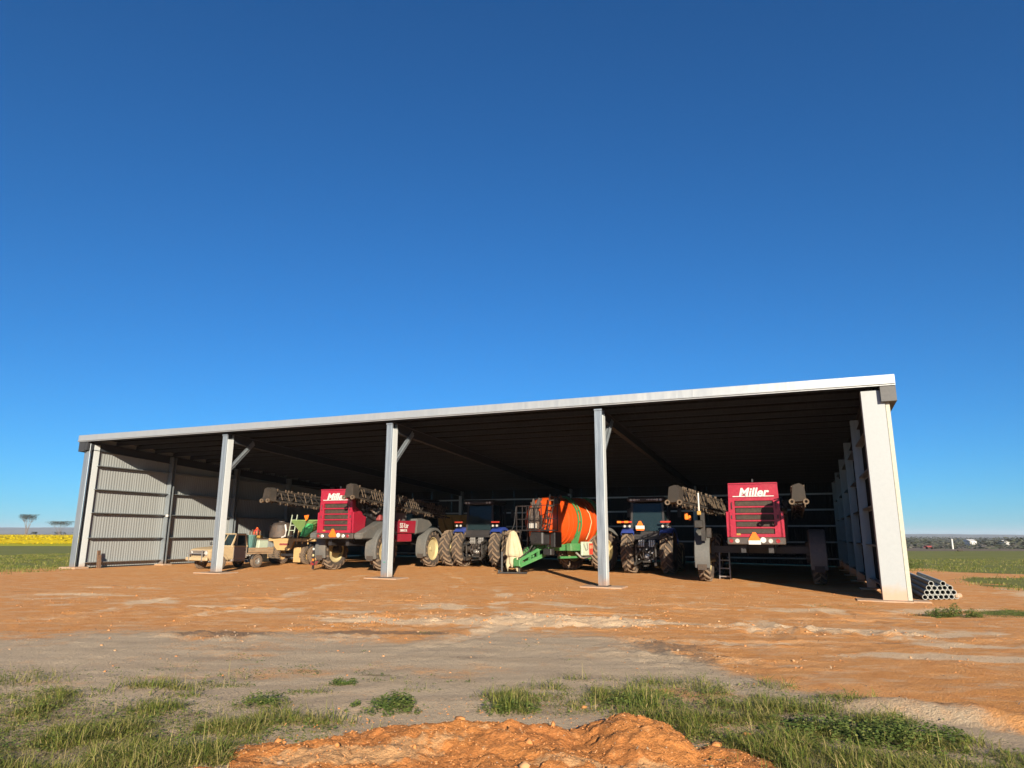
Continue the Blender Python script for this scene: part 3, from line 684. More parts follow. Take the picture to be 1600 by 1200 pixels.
for i, (x, w_) in enumerate(((-372, 5), (-352, 12), (-338, 9), (-330, 8), (-322, 5))):
    tree((x, 545, 0), 3.0, w_, ('scrub bush at the far left end of the canola edge', 'widest scrub bush below the taller gum', 'scrub bush between the two flat-topped gums', 'scrub bush just left of the lower gum', 'scrub bush just right of the lower gum')[i], .7, 4, 20+i, 200, 'bush', 'scrub_bush', .5, 'scrub bushes behind the canola')
def bushland():
    n = 42000; t = RNG.random(n); py = 260+t*900; px = RNG.uniform(.35, 1.05, n)*py
    base = -5.0+0*py; clump = fbm(px*.03, py*.03, 201, 3); h = sst(.34, .62, clump)*(4.2+3.2*fbm(px*.012, py*.012, 203, 2))
    k = h > .8; px, py, h, base = px[k], py[k], h[k], base[k]; n = len(px)
    tn = np.stack([RNG.random(n), (RNG.random(n) < .35)*RNG.random(n)], 1)
    me = leaves(px, py, h, RNG.uniform(.5, 1.3, n), tn, 'distant_bushland', None, None, 'gumleaf', base)
    tag(link('distant_bushland', me), 'grey-green belt of bushland along the right horizon', 'bushland', kind='stuff')
bushland()
def far_building(x, y, L, h, label):
    r = thing('farm_building', label, 'building', (x, y, -7.2), .15); r.scale = (.8, .8, 1)
    MB().box((0, 0, h/2), (L, 8, h)).build('wall', M['white'], r)
    MB().prism([(-4.3, h), (4.3, h), (0, h+1.2)], 'x', -L/2-.3, L/2+.3).build('roof', M['white'], r)
    MB().box((-L*.2, -4.02, 1.5), (3, .1, 3)).build('door', M['galv_dark'], r)
far_building(340, 520, 7.0, 5.6, 'larger white farm building among the bush on the right horizon')
far_building(372, 530, 5, 5.0, 'smaller white farm building at the far right of the horizon')
def stick(x, y, z, h, r, mat, name, label, cat):
    ro = thing(name, label, cat, (x, y, z)); MB().cyl((0, 0, -.2), (0, 0, h), r, r*.85, 8).build('post', M[mat], ro)
    MB().cyl((0, 0, h), (0, 0, h+.06), r*.7, r*.3, 8).build('post_cap', M[mat], ro)
stick(85.5, 136, float(base_h(np.array([85.5]), np.array([136.]))[0]), 1.9, .16, 'white', 'fence_post', 'pale strainer post standing alone in the right-hand field', 'post')
lg = thing('fallen_log', 'dark low log lying in the green field at right', 'log', (57.5, 90, float(base_h(np.array([57.5]), np.array([90.]))[0])))
MB().tube([(-.35, 0, .10), (0, .05, .13), (.35, 0, .11)], [.08, .12, .07], 8).build('log_trunk', M['rubber'], lg)
MB().tube([(.1, 0, .2), (.25, .05, .4)], [.05, .02], 6).build('branch_stub', M['rubber'], lg)
fi = thing('farm_implement', 'small red farm implement parked far off behind the right shed corner', 'implement', (78.3, 132, float(base_h(np.array([78.3]), np.array([132.]))[0])), .2)
fi.scale = (.75, .75, .6); MB().box((0, 0, .8), (1.6, 1, .5), bev=.08).build('hopper', M['red_dark'], fi); MB().bar((-1.3, 0, .5), (1.5, 0, .5), .12).build('frame', M['red_dark'], fi)
for sx in (-.7, .7): MB().lathe([(-.1, .15), (-.1, .4), (.1, .4), (.1, .15)], 14, 'x', (sx, -.5, .4)).build('wheel', M['rubber'], fi)

# ------------------------------------------------------------------ the shed
SHED = thing('machinery_shed', 'long open-fronted steel machinery shed with galvanised posts and zincalume cladding', 'shed', SW(0, 0, 0), -YAW)
DEP = 25.0; H = 6.27; SL = math.tan(R(2.9))
zr = lambda d: 6.62-SL*d
def c_section(mb, x, y0, z0, z1, web, fl, lip, side, t=.012, face='x'):
    """C channel standing up: web in the y direction at x, flanges pointing to side(+1/-1)"""
    mb.box((x+side*t/2, y0+web/2, (z0+z1)/2), (t, web, z1-z0))
    for yy, sg in ((y0, 1), (y0+web, -1)):
        mb.box((x+side*(t+fl)/2+side*.001, yy+sg*t/2, (z0+z1)/2), (fl-t, t, z1-z0-.002))
        mb.box((x+side*(fl-t/2), yy+sg*(t+lip/2), (z0+z1)/2), (t, lip-t, z1-z0-.004))
for k in range(5):
    a = 9.0*k; zb = float(gz_a(a))
    if 0 < k < 4:
        mb = MB(); c_section(mb, a+.002, 0, zb+.05, H, .40, .14, .05, 1); c_section(mb, a-.002, 0, zb+.05, H, .40, .14, .05, -1)
        # front cover strips with rolled ribs, filler channel that closes the right side
        mb.box((a-.075, -.006, (zb+.05+H)/2), (.012, .012, H-zb-.06)); mb.box((a+.075, -.006, (zb+.05+H)/2), (.012, .012, H-zb-.06))
        col = mb.build('column', M['galv'], SHED)
        MB().box((a+.152, .21, (zb+.05+H-.22)/2), (.018, .36, H-zb-.27), bev=.004).build('cover_strip', M['white_strip'], SHED)
        MB().box((a, .20, zb+.055), (.42, .55, .02)).build('base_plate', M['galv_dark'], col)
        MB().box((a, -.01, H-.02), (.30, .05, .06)).build('cap_plate', M['galv'], col)
        w = (.75, .5) if k != 1 else (.8, .55)
        MB().box((a, .2, zb-.02), (w[0]*2, w[1]*2, .12), bev=.015).build('footing', M['concrete'], SHED)
        # knee brace up to the rafter
        mb = MB(); p0 = Vector((a+.04, .40, 4.75)); p1 = Vector((a+.04, 1.75, 6.08))
        mb.bar(p0, p1, .05, .20, (1, 0, 0)); mb.bar(p0+Vector((.05, -.03, .06)), p1+Vector((.05, -.03, .06)), .09, .02, (1, 0, 0)); mb.bar(p0+Vector((.05, .06, -.06)), p1+Vector((.05, .06, -.06)), .09, .02, (1, 0, 0))
        mb.build('knee_brace', M['galv'], SHED)
    # rafter
    mb = MB(); y0, y1 = (.05, DEP-.1); zt = -.26
    for xx, sd in ((a+.003, 1), (a-.003, -1)):
        P = [(y0, zr(y0)+zt), (y1, zr(y1)+zt), (y1, zr(y1)+zt-.42), (y0, zr(y0)+zt-.42)]
        mb.prism(P, 'x', xx, xx+sd*.012)
        for o in (0, -.40):
            mb.prism([(y0, zr(y0)+zt+o), (y1, zr(y1)+zt+o), (y1, zr(y1)+zt+o-.014), (y0, zr(y0)+zt+o-.014)], 'x', xx+sd*.013, xx+sd*.10)
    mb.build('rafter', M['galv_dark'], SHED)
# purlins under the roof
for i in range(21):
    d = .18+i*1.235; z = zr(d)-.04
    mb = MB(); mb.box((18, d, z-.10), (36.6, .014, .20)); mb.box((18, d+.04, z-.006), (36.6, .06, .012)); mb.box((18, d-.04, z-.195), (36.6, .06, .012))
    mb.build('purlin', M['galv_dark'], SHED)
# roof sheets
def corr_mesh(width, length, pitch, amp, name, mat, nz=1):
    nseg = int(round(width/pitch))*6; x = np.linspace(0, width, nseg+1); y = amp*np.cos(x/pitch*2*math.pi)
    V = []
    for z in np.linspace(0, length, nz+1): V.append(np.stack([x, y, np.full_like(x, z)], 1))
    V = np.concatenate(V); m = nseg+1
    i = np.arange(nz)[:, None]*m+np.arange(nseg)[None, :]
    F = np.stack([i, i+1, i+m+1, i+m], -1).reshape(-1, 4)
    return npmesh(name, V, F, mat, None, True)
rl = math.hypot(DEP+.5, SL*(DEP+.5))
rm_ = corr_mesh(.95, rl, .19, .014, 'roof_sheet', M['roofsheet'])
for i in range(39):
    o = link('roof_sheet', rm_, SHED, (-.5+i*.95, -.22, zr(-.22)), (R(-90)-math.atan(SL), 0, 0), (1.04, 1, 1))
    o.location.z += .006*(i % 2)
# walls
wm = corr_mesh(.9, 1.0, .15, .0075, 'wall_sheet', M['sheet']); wmd = corr_mesh(.9, 1.0, .15, .012, 'wall_sheet', M['sheet_shaded'])
for i in range(28):
    d = .1+i*.9; wd = min(.9, DEP-d); zt = zr(d+.45)-.02
    zb = -.02
    for a, sg in ((-.06, 1), (36.06, -1)):
        zb = (.06 if a < 0 else -.17)
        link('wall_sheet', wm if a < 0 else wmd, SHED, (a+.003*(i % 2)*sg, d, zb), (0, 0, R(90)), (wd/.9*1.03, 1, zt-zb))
for i in range(41):
    a = -.1+i*.9; wd = min(.9, 36.1-a)
    if wd <= 0: break
    zb = float(gz_a(a+.4))+.05
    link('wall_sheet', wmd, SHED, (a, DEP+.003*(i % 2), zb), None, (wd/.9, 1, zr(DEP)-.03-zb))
# girts: flat channels carrying the wall sheets
def girt(mb, horiz, pos, a0, a1, z, sg):
    # horizontal web .18 deep, small lip
    if horiz == 'd':
        mb.box((pos+sg*.13, (a0+a1)/2, z), (.22, a1-a0, .012)); mb.box((pos+sg*.245, (a0+a1)/2, z+.012), (.008, a1-a0, .036)); mb.box((pos+sg*.026, (a0+a1)/2, z-.03), (.010, a1-a0, .06))
    else:
        mb.box(((a0+a1)/2, pos+sg*.11, z), (a1-a0, .22, .012)); mb.box(((a0+a1)/2, pos+sg*.245, z+.016), (a1-a0, .008, .05)); mb.box(((a0+a1)/2, pos+sg*.026, z-.03), (a1-a0, .010, .06))
for z in (.28, 1.49, 2.75, 3.94, 5.14):
    for q in range(5):
        for pos, sg, dz in ((-.04, 1, 0), (36.04, -1, -.1)):
            mb = MB(); girt(mb, 'd', pos, .35+q*5 if q == 0 else q*5+.13, q*5+4.87, z+dz, sg); mb.build('girt', M['galv'], SHED)
for z in (.28, 1.31, 2.34, 3.37, 4.38):
    for q in range(4):
        mb = MB(); girt(mb, 'a', DEP-.02, q*9+.13, q*9+8.87, z, -1); mb.build('girt', M['galv'], SHED)
# wall columns
for d in (5, 10, 15, 20, 24.7):
    for a, sg in ((.0, 1), (36., -1)):
        mb = MB(); zb = float(gz_a(a)); z1 = zr(d)-.3
        if sg > 0: c_section(mb, a+.0, d-.12, zb, z1, .24, .30, .04, 1)
        else: c_section(mb, a-.0, d-.12, zb, z1, .24, .30, .04, -1)
        col = mb.build('wall_column', M['galv'], SHED)
        MB().box((a+sg*.2, d, zb+.02), (.7, .6, .1), bev=.01).build('column_footing', M['concrete'], SHED)
    if d == 5: MB().box((.30, d-.16, 2.72), (.16, .09, .13), bev=.02).build('junction_box', M['white'], SHED)
for k in range(1, 4):
    mb = MB(); c_section(mb, 9*k, DEP-.42, float(gz_a(9*k)), zr(DEP)-.3, .36, .12, .04, 1); c_section(mb, 9*k-.004, DEP-.42, float(gz_a(9*k)), zr(DEP)-.3, .36, .12, .04, -1)
    mb.build('wall_column', M['galv'], SHED)
# corner posts
mb = MB(); mb.box((-.235, -.03, (H+.06)/2), (.40, .03, H-.06), bev=.006); mb.box((-.44, .12, (H+.06)/2), (.03, .27, H-.06)); mb.build('corner_flashing', M['galv'], SHED)
mb = MB(); mb.box((-.06, .22, H/2), (.014, .40, H)); mb.box((-.02, .012, H/2), (.07, .012, H)); mb.box((.0, .44, H/2), (.12, .014, H)); mb.build('column', M['galv_dark'], SHED)
mb = MB(); mb.box((.055, .275, H/2-.03), (.016, .31, H-.06), bev=.004); mb.build('cover_strip', M['white_strip'], SHED)
mb = MB(); mb.box((.02, -.10, .045), (1.15, .75, .10), bev=.01); mb.build('footing', M['concrete'], SHED)
zb5 = -.225
mb = MB(); mb.box((36.06, -.03, (H+zb5)/2), (.66, .03, H-zb5-.03), bev=.008); mb.box((35.745, .16, (H+zb5)/2), (.03, .34, H-zb5-.03))
cfl = mb.build('corner_flashing', M['white_flash'], SHED)
for i in range(14):
    mb = MB(); z_ = .1+i*.45; mb.cyl((36.07, -.047, z_), (36.07, -.053, z_), .009, n=6); mb.build('screw', M['white_flash'], cfl)
mb = MB(); mb.box((36.46, .02, (H+zb5)/2), (.13, .05, H-zb5-.06), bev=.015); mb.build('corner_flashing', M['cream_flash'], SHED)
mb = MB(); mb.box((36.0, .28, (H+zb5)/2), (.014, .45, H-zb5)); mb.box((35.9, .51, (H+zb5)/2), (.19, .02, H-zb5)); mb.build('column', M['galv'], SHED)
mb = MB(); mb.box((35.75, .0, zb5-.01), (1.5, .8, .10), bev=.012); mb.box((36.75, .1, zb5-.02), (.5, .6, .12), bev=.03); mb.build('footing', M['concrete'], SHED)
mb = MB(); mb.cyl((36.42, .12, 5.2), (36.42, .12, 6.05), .05, n=14); mb.cyl((36.42, .12, 5.55), (36.42, .12, 5.62), .058, n=14); mb.build('downpipe', M['pvc'], SHED)
# fascia along the front edge
for i in range(6):
    a0 = -.72+i*6.24; a1 = a0+6.24
    mb = MB(); mb.box(((a0+a1)/2, -.255, 6.555), (6.236, .02, .26)); mb.box(((a0+a1)/2, -.215, 6.69), (6.236, .10, .014)); mb.box(((a0+a1)/2, -.285, 6.41), (6.236, .05, .03), bev=.006); mb.box(((a0+a1)/2, -.24, 6.375), (6.236, .05, .04))
    mb.build('fascia_panel', M['fascia'], SHED)
# barge boxes at both ends
for a in (-.46, 36.50):
    mb = MB(); P = [(-.22, zr(-.22)+.02), (DEP+.3, zr(DEP)+.05), (DEP+.3, zr(DEP)-.5), (-.22, 5.86)]
    mb.prism(P, 'x', a-.22, a+.22)
    if a < 0: mb.prism([(-.20, 6.37), (DEP+.2, zr(DEP)-.05), (DEP+.2, zr(DEP)-.4), (-.20, 5.93)], 'x', a+.221, a+.40)
    mb.build('barge_flashing', M['flash_end'] if a > 0 else M['galv_dark'], SHED)
tg = MB(); tg.box((18.02, -.02, .62), (.10, .02, .05)); tg.build('tape_tie', M['teal'], SHED)
pk = thing('timber_plank', 'weathered brown plank leaning against the left shed wall', 'plank', SW(.26, 1.0, 0), -YAW)
MB().box((0, 0, .44), (.05, .20, .86), (0, R(-6), R(8)), bev=.008).build('board', M['timber'], pk)
MB().box((.06, .03, .32), (.04, .14, .64), (0, R(-9), R(-5)), bev=.008).build('board', M['timber'], pk)

# ------------------------------------------------------------------ wheels
WCACHE = {}
def wheel_meshes(Rt, w, rr, rimmat, nl=16, lugh=.06, up=1):
    key = (Rt, w, rr, rimmat, nl, up)
    if key in WCACHE: return WCACHE[key]
    mb = MB(); h = w/2; Rc = Rt-lugh
    prof = [(-h*.62, rr-.01), (-h*.78, rr+.02), (-h*.98, rr+(Rc-rr)*.4), (-h*.99, rr+(Rc-rr)*.62), (-h*.90, Rc-.045), (-h*.72, Rc-.012), (0, Rc), (h*.72, Rc-.012), (h*.90, Rc-.045), (h*.99, rr+(Rc-rr)*.62), (h*.98, rr+(Rc-rr)*.4), (h*.78, rr+.02), (h*.62, rr-.01)]
    mb.lathe(prof, 40, 'x'); nf0 = len(mb.bm.faces)
    def P(x, r, t): return Vector((x, r*math.cos(t), r*math.sin(t)))
    for sd in (-1, 1):
        for k in range(nl):
            t0 = 2*math.pi*(k+(.5 if sd > 0 else 0))/nl
            tw = (.058 if Rt > .6 else .03)/Rt
            st = [(-.02*sd, 0.0, Rt-.004, Rc-.03), (h*.45*sd, -.105/Rt*1.6*up, Rt, Rc-.03), (h*.86*sd, -.20/Rt*1.7*up, Rt-.025, Rc-.07), (h*1.0*sd, -.225/Rt*1.7*up, Rc-.09, Rc-.16)]
            rows = []
            for (x, dt, ro, ri) in st:
                t = t0-dt*-1
                rows.append([mb.bm.verts.new(P(x, ri, t-tw*1.3)), mb.bm.verts.new(P(x, ro, t-tw*.75)), mb.bm.verts.new(P(x, ro, t+tw*.75)), mb.bm.verts.new(P(x, ri, t+tw*1.3))])
            for a, b in zip(rows, rows[1:]):
                for i in range(3): mb.bm.faces.new((a[i], a[i+1], b[i+1], b[i]))
            mb.bm.faces.new(rows[0]); mb.bm.faces.new(rows[-1][::-1])
    for i_, f_ in enumerate(mb.bm.faces): f_.material_index = 1 if i_ >= nf0 else 0
    tyre = mb.mesh('tyre', [M['rubber'], M['rubberlug']], 35)
    rb = MB(); rb.lathe([(-h*.66, rr-.0), (-h*.66, rr-.035), (-h*.35, rr-.05), (h*.35, rr-.05), (h*.66, rr-.035), (h*.66, rr)], 32, 'x', close=True)
    rim = rb.mesh('rim', M[rimmat], 40)
    hb = MB(); hb.lathe([(h*.10, .0), (h*.10, rr*.35), (h*.22, rr*.55), (h*.05, rr-.045), (-.01, rr-.045), (h*.12, rr*.5), (-.02, rr*.3), (-.02, 0)], 28, 'x')
    for k in range(8):
        t = 2*math.pi*k/8; hb.cyl((h*.10, rr*.27*math.cos(t), rr*.27*math.sin(t)), (h*.18, rr*.27*math.cos(t), rr*.27*math.sin(t)), .022, n=6)
    hb.cyl((-.12, 0, 0), (h*.30, 0, 0), rr*.19, n=16)
    hub = hb.mesh('wheel', M[rimmat], 40)
    WCACHE[key] = (hub, tyre, rim); return WCACHE[key]
def wheel(parent, c, Rt, w, rr, rimmat='cream', side=1, steer=0., spin=0., **k):
    hub, tyre, rim = wheel_meshes(Rt, w, rr, rimmat, up=(-1 if side > 0 else 1), **k)
    o = link('wheel', hub, parent, c)
    o.rotation_euler = (spin, 0, steer+(math.pi if side < 0 else 0))
    link('tyre', tyre, o); link('rim', rim, o); return o
def fender(parent, cx, cy, cz, Rf, w, a0, a1, mat, lip=.10, name='fender', th=.018):
    mb = MB(); h = w/2
    prof = [(-h, Rf-lip), (-h, Rf-.03), (-h+.03, Rf), (h-.03, Rf), (h, Rf-.03), (h, Rf-lip), (h-th, Rf-lip), (h-th, Rf-.03), (h-.035, Rf-th), (-h+.035, Rf-th), (-h+th, Rf-.03), (-h+th, Rf-lip)]
    mb.lathe(prof, 18, 'x', (cx, cy, cz), R(a0), R(a1), True)
    return mb.build(name, M[mat], parent, 35)
def lettering(parent, txt, size, loc, rot, mat, shear=0., bold=.0, ext=.008, name='lettering'):
    cu = bpy.data.curves.new(name, 'FONT'); cu.body = txt; cu.size = size; cu.shear = shear; cu.extrude = ext; cu.offset = bold; cu.resolution_u = 3
    cu.align_x = 'CENTER'; cu.align_y = 'CENTER'
    tmp = bpy.data.objects.new('tmp_text', cu); C.objects.link(tmp)
    bpy.context.view_layer.update(); dg = bpy.context.evaluated_depsgraph_get()
    me = bpy.data.meshes.new_from_object(tmp.evaluated_get(dg)); me.name = name
    bpy.data.objects.remove(tmp); bpy.data.curves.remove(cu)
    me.materials.clear(); me.materials.append(M[mat])
    return link(name, me, parent, loc, rot)

# ------------------------------------------------------------------ self-propelled sprayers
def boom(parent, p0, p1, sec_w=.42, sec_h=.55, pitch=.5, head=1.0, seed=1, roll=0.):
    """folded spray boom bundle from its outer end p0 to the pivot p1"""
    rd = random.Random(seed); p0 = Vector(p0); p1 = Vector(p1); d = (p1-p0); L = d.length; t = d.normalized()
    sx = t.cross(Vector((0, 0, 1))).normalized(); up = sx.cross(t).normalized()
    X = lambda s, x, z: p0+t*s+sx*x+up*z
    fr = MB()
    for (x, z, r) in ((-sec_w/2, -.5*sec_h, .045), (sec_w/2, -.5*sec_h, .045), (-sec_w/2*.7, .42*sec_h, .035), (sec_w/2*.7, .42*sec_h, .035), (0, -.1*sec_h, .03)):
        fr.bar(X(.15, x, z), X(L, x, z), r*1.5)
    s = .25; k = 0
    while s < L-.4:
        for sg in (-1, 1):
            a, b = (-.5, .42) if k % 2 == 0 else (.42, -.5)
            fr.bar(X(s, sg*sec_w/2*(1 if a < 0 else .7), a*sec_h), X(s+pitch, sg*sec_w/2*(1 if b < 0 else .7), b*sec_h), .035)
        fr.bar(X(s, -sec_w/2, -.5*sec_h), X(s, sec_w/2, -.5*sec_h), .035); k += 1; s += pitch
    o = fr.build('boom', M['boom'], parent)
    # outer end: blunt padded cap with two round rollers
    hd = MB(); cs = [(-.5, -.55), (.5, -.5), (.42, .45), (.1, .62), (-.35, .5)]
    A = [hd.bm.verts.new(X(-.02, x*sec_w*1.15, z*sec_h)) for x, z in cs]; B = [hd.bm.verts.new(X(.42*head, x*sec_w*1.25, z*sec_h*1.1)) for x, z in cs]
    hd.bm.faces.new(A); hd.bm.faces.new(B[::-1])
    for i in range(5): hd.bm.faces.new((A[i], A[(i+1) % 5], B[(i+1) % 5], B[i]))
    hd.build('boom_end', M['boom'], o)
    for x in (-.5, .5):
        rl_ = MB(); rl_.lathe([(-.04, .05), (-.05, .10), (.05, .10), (.04, .05)], 14, 'y', X(-.03, x*sec_w*1.1, -.55*sec_h), close=True)
        rl_.build('roller', M['boomlite'], o)
    fl = MB(); fl.bar(X(.4, -.06, -.18*sec_h), X(L-.2, -.06, -.18*sec_h), .11, .10); fl.bar(X(.4, .10, .18*sec_h), X(L-.4, .10, .18*sec_h), .07, .07); fl.build('inner_section', M['black'], o)
    nz = MB(); s = .5
    while s < L-.3:
        for z in (-.62, .52):
            q = X(s+rd.uniform(-.04, .04), rd.choice((-1, 1))*sec_w*.5, z*sec_h)
            nz.box(q, (.04, .06, .07)); nz.cyl(q+Vector((0, 0, -.09)), q, .016, n=6)
        if rd.random() < .7: nz.bar(X(s, sec_w*.3, .4*sec_h), X(s+.12, sec_w*.5, -.35*sec_h), .028)
        s += .21
    nz.build('nozzle_row', M['boomlite'], o)['kind'] = 'stuff'
    hs = MB(); pts = [X(L*i/24, sec_w*.30*math.sin(i*1.1), -.66*sec_h+.06*math.sin(i*2.3)) for i in range(2, 24)]
    hs.tube(pts, .022, 6); pts = [X(L*i/24, -sec_w*.45+.04*math.sin(i*1.7), .5*sec_h+.07*math.sin(i*1.3)) for i in range(2, 22)]; hs.tube(pts, .02, 6)
    hs.build('hose', M['blackplastic'], o)
    return o
def sprayer(label, a, d_ax, ht, zg, L_boom, R_boom, side_tank, wt=.50, wb=4.75, lamps=True, name='sprayer'):
    T = thing(name, label, 'crop sprayer', SW(a, d_ax, zg), -YAW, 'red self-propelled sprayers in the shed')
    y0 = -1.95                      # rear face of the hood
    # hood: rear bulkhead frame and flanks around recessed grille
    hb = MB(); wb_, wt_ = .98, .90; z0, z1 = 1.80, 3.80
    def hw(z): return wb_+(wt_-wb_)*(z-z0)/(z1-z0)
    slats = [2.02+.262*i for i in range(5)]; gh = .205; gw = .70
    # rear frame as strips: sides, bars between the grilles, head band
    for sg in (-1, 1):
        hb.prism([(sg*gw, z0), (sg*hw(z0), z0), (sg*hw(3.30), 3.30), (sg*gw, 3.30)], 'y', y0, y0+.10)
    edges = [z0]+sum([[s-gh/2+.0, s+gh/2] for s in slats], [])+[3.30]
    for i in range(0, len(edges), 2): hb.prism([(-gw, edges[i]), (gw, edges[i]), (gw, edges[i+1]), (-gw, edges[i+1])], 'y', y0+.002, y0+.10)
    hb.prism([(-hw(3.30), 3.301), (hw(3.30), 3.301), (hw(z1), z1), (-hw(z1), z1)], 'y', y0-.02, y0+.10)
    # flanks and top
    for sg in (-1, 1):
        hb.prism([(y0+.101, z0+.25), (y0+1.0, z0+.30), (y0+.9, z0+.95), (y0+.30, z0+1.25), (y0+.22, z1), (y0+.101, z1)], 'x', sg*(wt_-.03), sg*wt_)
        hb.prism([(y0+.0, z0), (y0+.9, z0), (y0+1.0, z0+.75), (y0+.25, z0+1.0), (y0, z0+.95)], 'x', sg*wt_*1.001, sg*(wb_+.06))
    hb.prism([(y0-.06, z1+.001), (y0+.5, z1-.01), (y0+.5, z1+.04), (y0+.2, z1+.055), (y0-.06, z1+.05)], 'x', -wt_*1.0, wt_*1.0)
    hood = hb.build('hood', M['red'], T)
    ec = MB(); ec.box((0, y0+1.25, 2.75), (1.66, 2.2, 1.7), bev=.08)
    for sg in (-1, 1):
        for q in range(5): ec.box((sg*.84, y0+.6+.38*q, 2.95), (.05, .10, .9), bev=.015)
        ec.tube([(sg*.88, y0+.5, 2.5), (sg*.92, y0+1.1, 2.7), (sg*.90, y0+1.9, 2.45)], .045, 7)
    ec.build('engine_cover', M['black'], T)
    for s in slats:
        g = MB(); g.box((0, y0+.085, s), (gw*2-.02, .03, gh-.01), bev=.012)
        for q in range(4): g.box((0, y0+.062, s-gh/2+.03+q*.05), (gw*2-.05, .012, .012))
        for q in range(-6, 7): g.box((q*.105, y0+.066, s), (.010, .012, gh-.03))
        g.build('grille', M['grille'], hood)
    lettering(hood, 'Miller', .46, (0, y0-.034, 3.47), (R(90), 0, 0), 'white', .25, .014, .012)
    MB().box((0, y0-.028, 3.335), (1.50, .012, .03)).build('pinstripe', M['white'], hood)
    MB().box((0, y0+.3, 3.95), (.06, .06, .12)).build('beacon_mount', M['black'], hood)
    for sg in (-1, 1):
        MB().box((sg*.84, y0-.006, 2.55), (.05, .02, .14), bev=.008).build('latch', M['black'], hood)
        q = MB(); q.tube([(sg*.80, y0-.01, 3.12), (sg*.80, y0-.06, 3.10), (sg*.80, y0-.06, 2.88), (sg*.80, y0-.01, 2.86)], .014, 6); q.build('grab_handle', M['black'], hood)
        MB().box((sg*(wt_+.006), y0+.45, 2.5), (.010, .16, .11)).build('warning_sticker', M['cream'], hood)
    MB().box((-.62, y0-.006, 1.90), (.15, .01, .07)).build('warning_sticker', M['yellow'], hood)
    # lamp bar
    lb = MB(); lb.box((0, y0+.10, 1.655), (2.10, .30, .27), bev=.03); bar_ = lb.build('lamp_bar', M['blackplastic'], T)
    for x, m, r_ in ((-.90, 'redlens', .075), (-.68, 'lamp', .085), (.52, 'lamp', .085), (.78, 'redlens', .08)):
        q = MB(); q.lathe([(0, .0), (-.012, r_*.8), (0, r_), (.03, r_)], 16, 'y', (x, y0-.055, 1.655)); q.build('tail_lamp', M[m], bar_, 40)
    q = MB(); q.cyl((.26, y0-.055, 1.69), (.26, y0-.075, 1.69), .105, n=24); q.build('speed_disc', M['white'], bar_)
    q = MB(); q.prism([(-.22, 1.60), (.12, 1.60), (.17, 1.68), (0, 1.98), (-.10, 1.98), (-.27, 1.68)], 'y', y0-.095, y0-.08); q.build('warning_triangle', M['signorange'], T)
    if side_tank == 0:
        q = MB(); q.box((-.05, y0-.105, 1.60), (.44, .012, .15), bev=.004); q.build('number_plate', M['white'], T)
    # chassis, legs and wheels
    ch = MB()
    for sg in (-1, 1): ch.box((sg*.5, 1.6, 1.35), (.18, 6.4, .28))
    for yy in (0, wb): ch.box((0, yy, 1.30), (ht*2-.5, .26, .26))
    ch.box((0, -.5, 1.45), (1.3, 1.4, .14)); ch.build('chassis', M['black'], T)
    Rw = .975
    for yy in (0, wb):
        for sg in (-1, 1):
            x = sg*ht
            lg_ = MB(); lg_.box((x-sg*(wt/2+.09), yy, 1.22), (.15, .24, .75), bev=.02); lg_.cyl((x-sg*.42, yy, .975), (x-sg*.05, yy, .975), .17, n=14); lg_.build('leg', M['darksteel'], T)
            wheel(T, (x, yy, Rw), Rw, wt, .62, 'cream', sg, spin=.1*yy)
            if yy == 0 or sg > 0:
                fender(T, x, yy, Rw, 1.13, wt+.10, 45, 200, 'greyplastic', .14)
                fl = MB(); fl.box((x, yy-1.12, .62), (wt*.7, .025, .22)); fl.build('mudflap', M['rubber'], T)
    # product tank, side cowl, cab
    pt = MB(); pt.box((0, 1.9, 2.35), (1.9, 2.6, 1.5), bev=.25); pt.build('product_tank', M['greyplastic'], T)
    for sg in ((-1, 1) if side_tank else ()):
        cw = MB(); prof = [(-1.90, 1.52), (-.2, 1.52), (.45, 1.62), (.75, 2.0), (.5, 2.32), (-.35, 2.36), (-1.25, 2.0), (-1.90, 1.78)]
        cw.prism(prof, 'x', sg*(.99+.062), sg*1.50); bmesh.ops.bevel(cw.bm, geom=cw.bm.edges[:], offset=.05, segments=2, affect='EDGES')
        cw.build('side_cowl', M['greyplastic'], T, 40)
    for sg in (-1, 1):
        eng = MB()
        eng.tube([(sg*.93, -.6, 3.0), (sg*1.1, -.2, 2.75), (sg*1.12, .1, 2.9), (sg*1.0, .45, 3.25)], .06, 8); eng.build('hose', M['steel'] if sg > 0 else M['blackplastic'], T)
    rk = MB(); rk.box((0, .2, 2.55), (1.5, .6, 1.2)); rk.box((.9, .5, 2.55), (.3, .5, .3), bev=.05); rk.build('pump_block', M['red_dark'], T)
    cb = MB(); cb.box((0, wb+1.0, 3.62), (1.9, 1.9, .16), bev=.05)
    for sx in (-.85, .85):
        for yy in (.1, 1.85): cb.bar((sx, wb+yy, 2.0), (sx*.98, wb+yy, 3.55), .09)
    cb.box((0, wb+1.0, 1.9), (1.8, 1.9, .25), bev=.04); cb.build('cab', M['black'], T)
    gl = MB(); gl.box((0, wb+.1, 2.8), (1.6, .02, 1.45)); gl.box((-.86, wb+1.0, 2.8), (.02, 1.65, 1.45)); gl.box((.86, wb+1.0, 2.8), (.02, 1.65, 1.45)); gl.box((0, wb+1.86, 2.8), (1.6, .02, 1.45)); gl.build('window', M['glass'], T)
    for sg in (-1, 1):
        rt = MB(); rt.box((sg*1.0, -.2, 2.95), (.10, 1.3, .10)); rt.bar((sg*1.0, .6, 1.6), (sg*1.15, .5, 3.3), .12); rt.build('boom_rest', M['black'], T)
    boom(T, L_boom[0], L_boom[1], seed=L_boom[2]); boom(T, R_boom[0], R_boom[1], seed=R_boom[2])
    return T
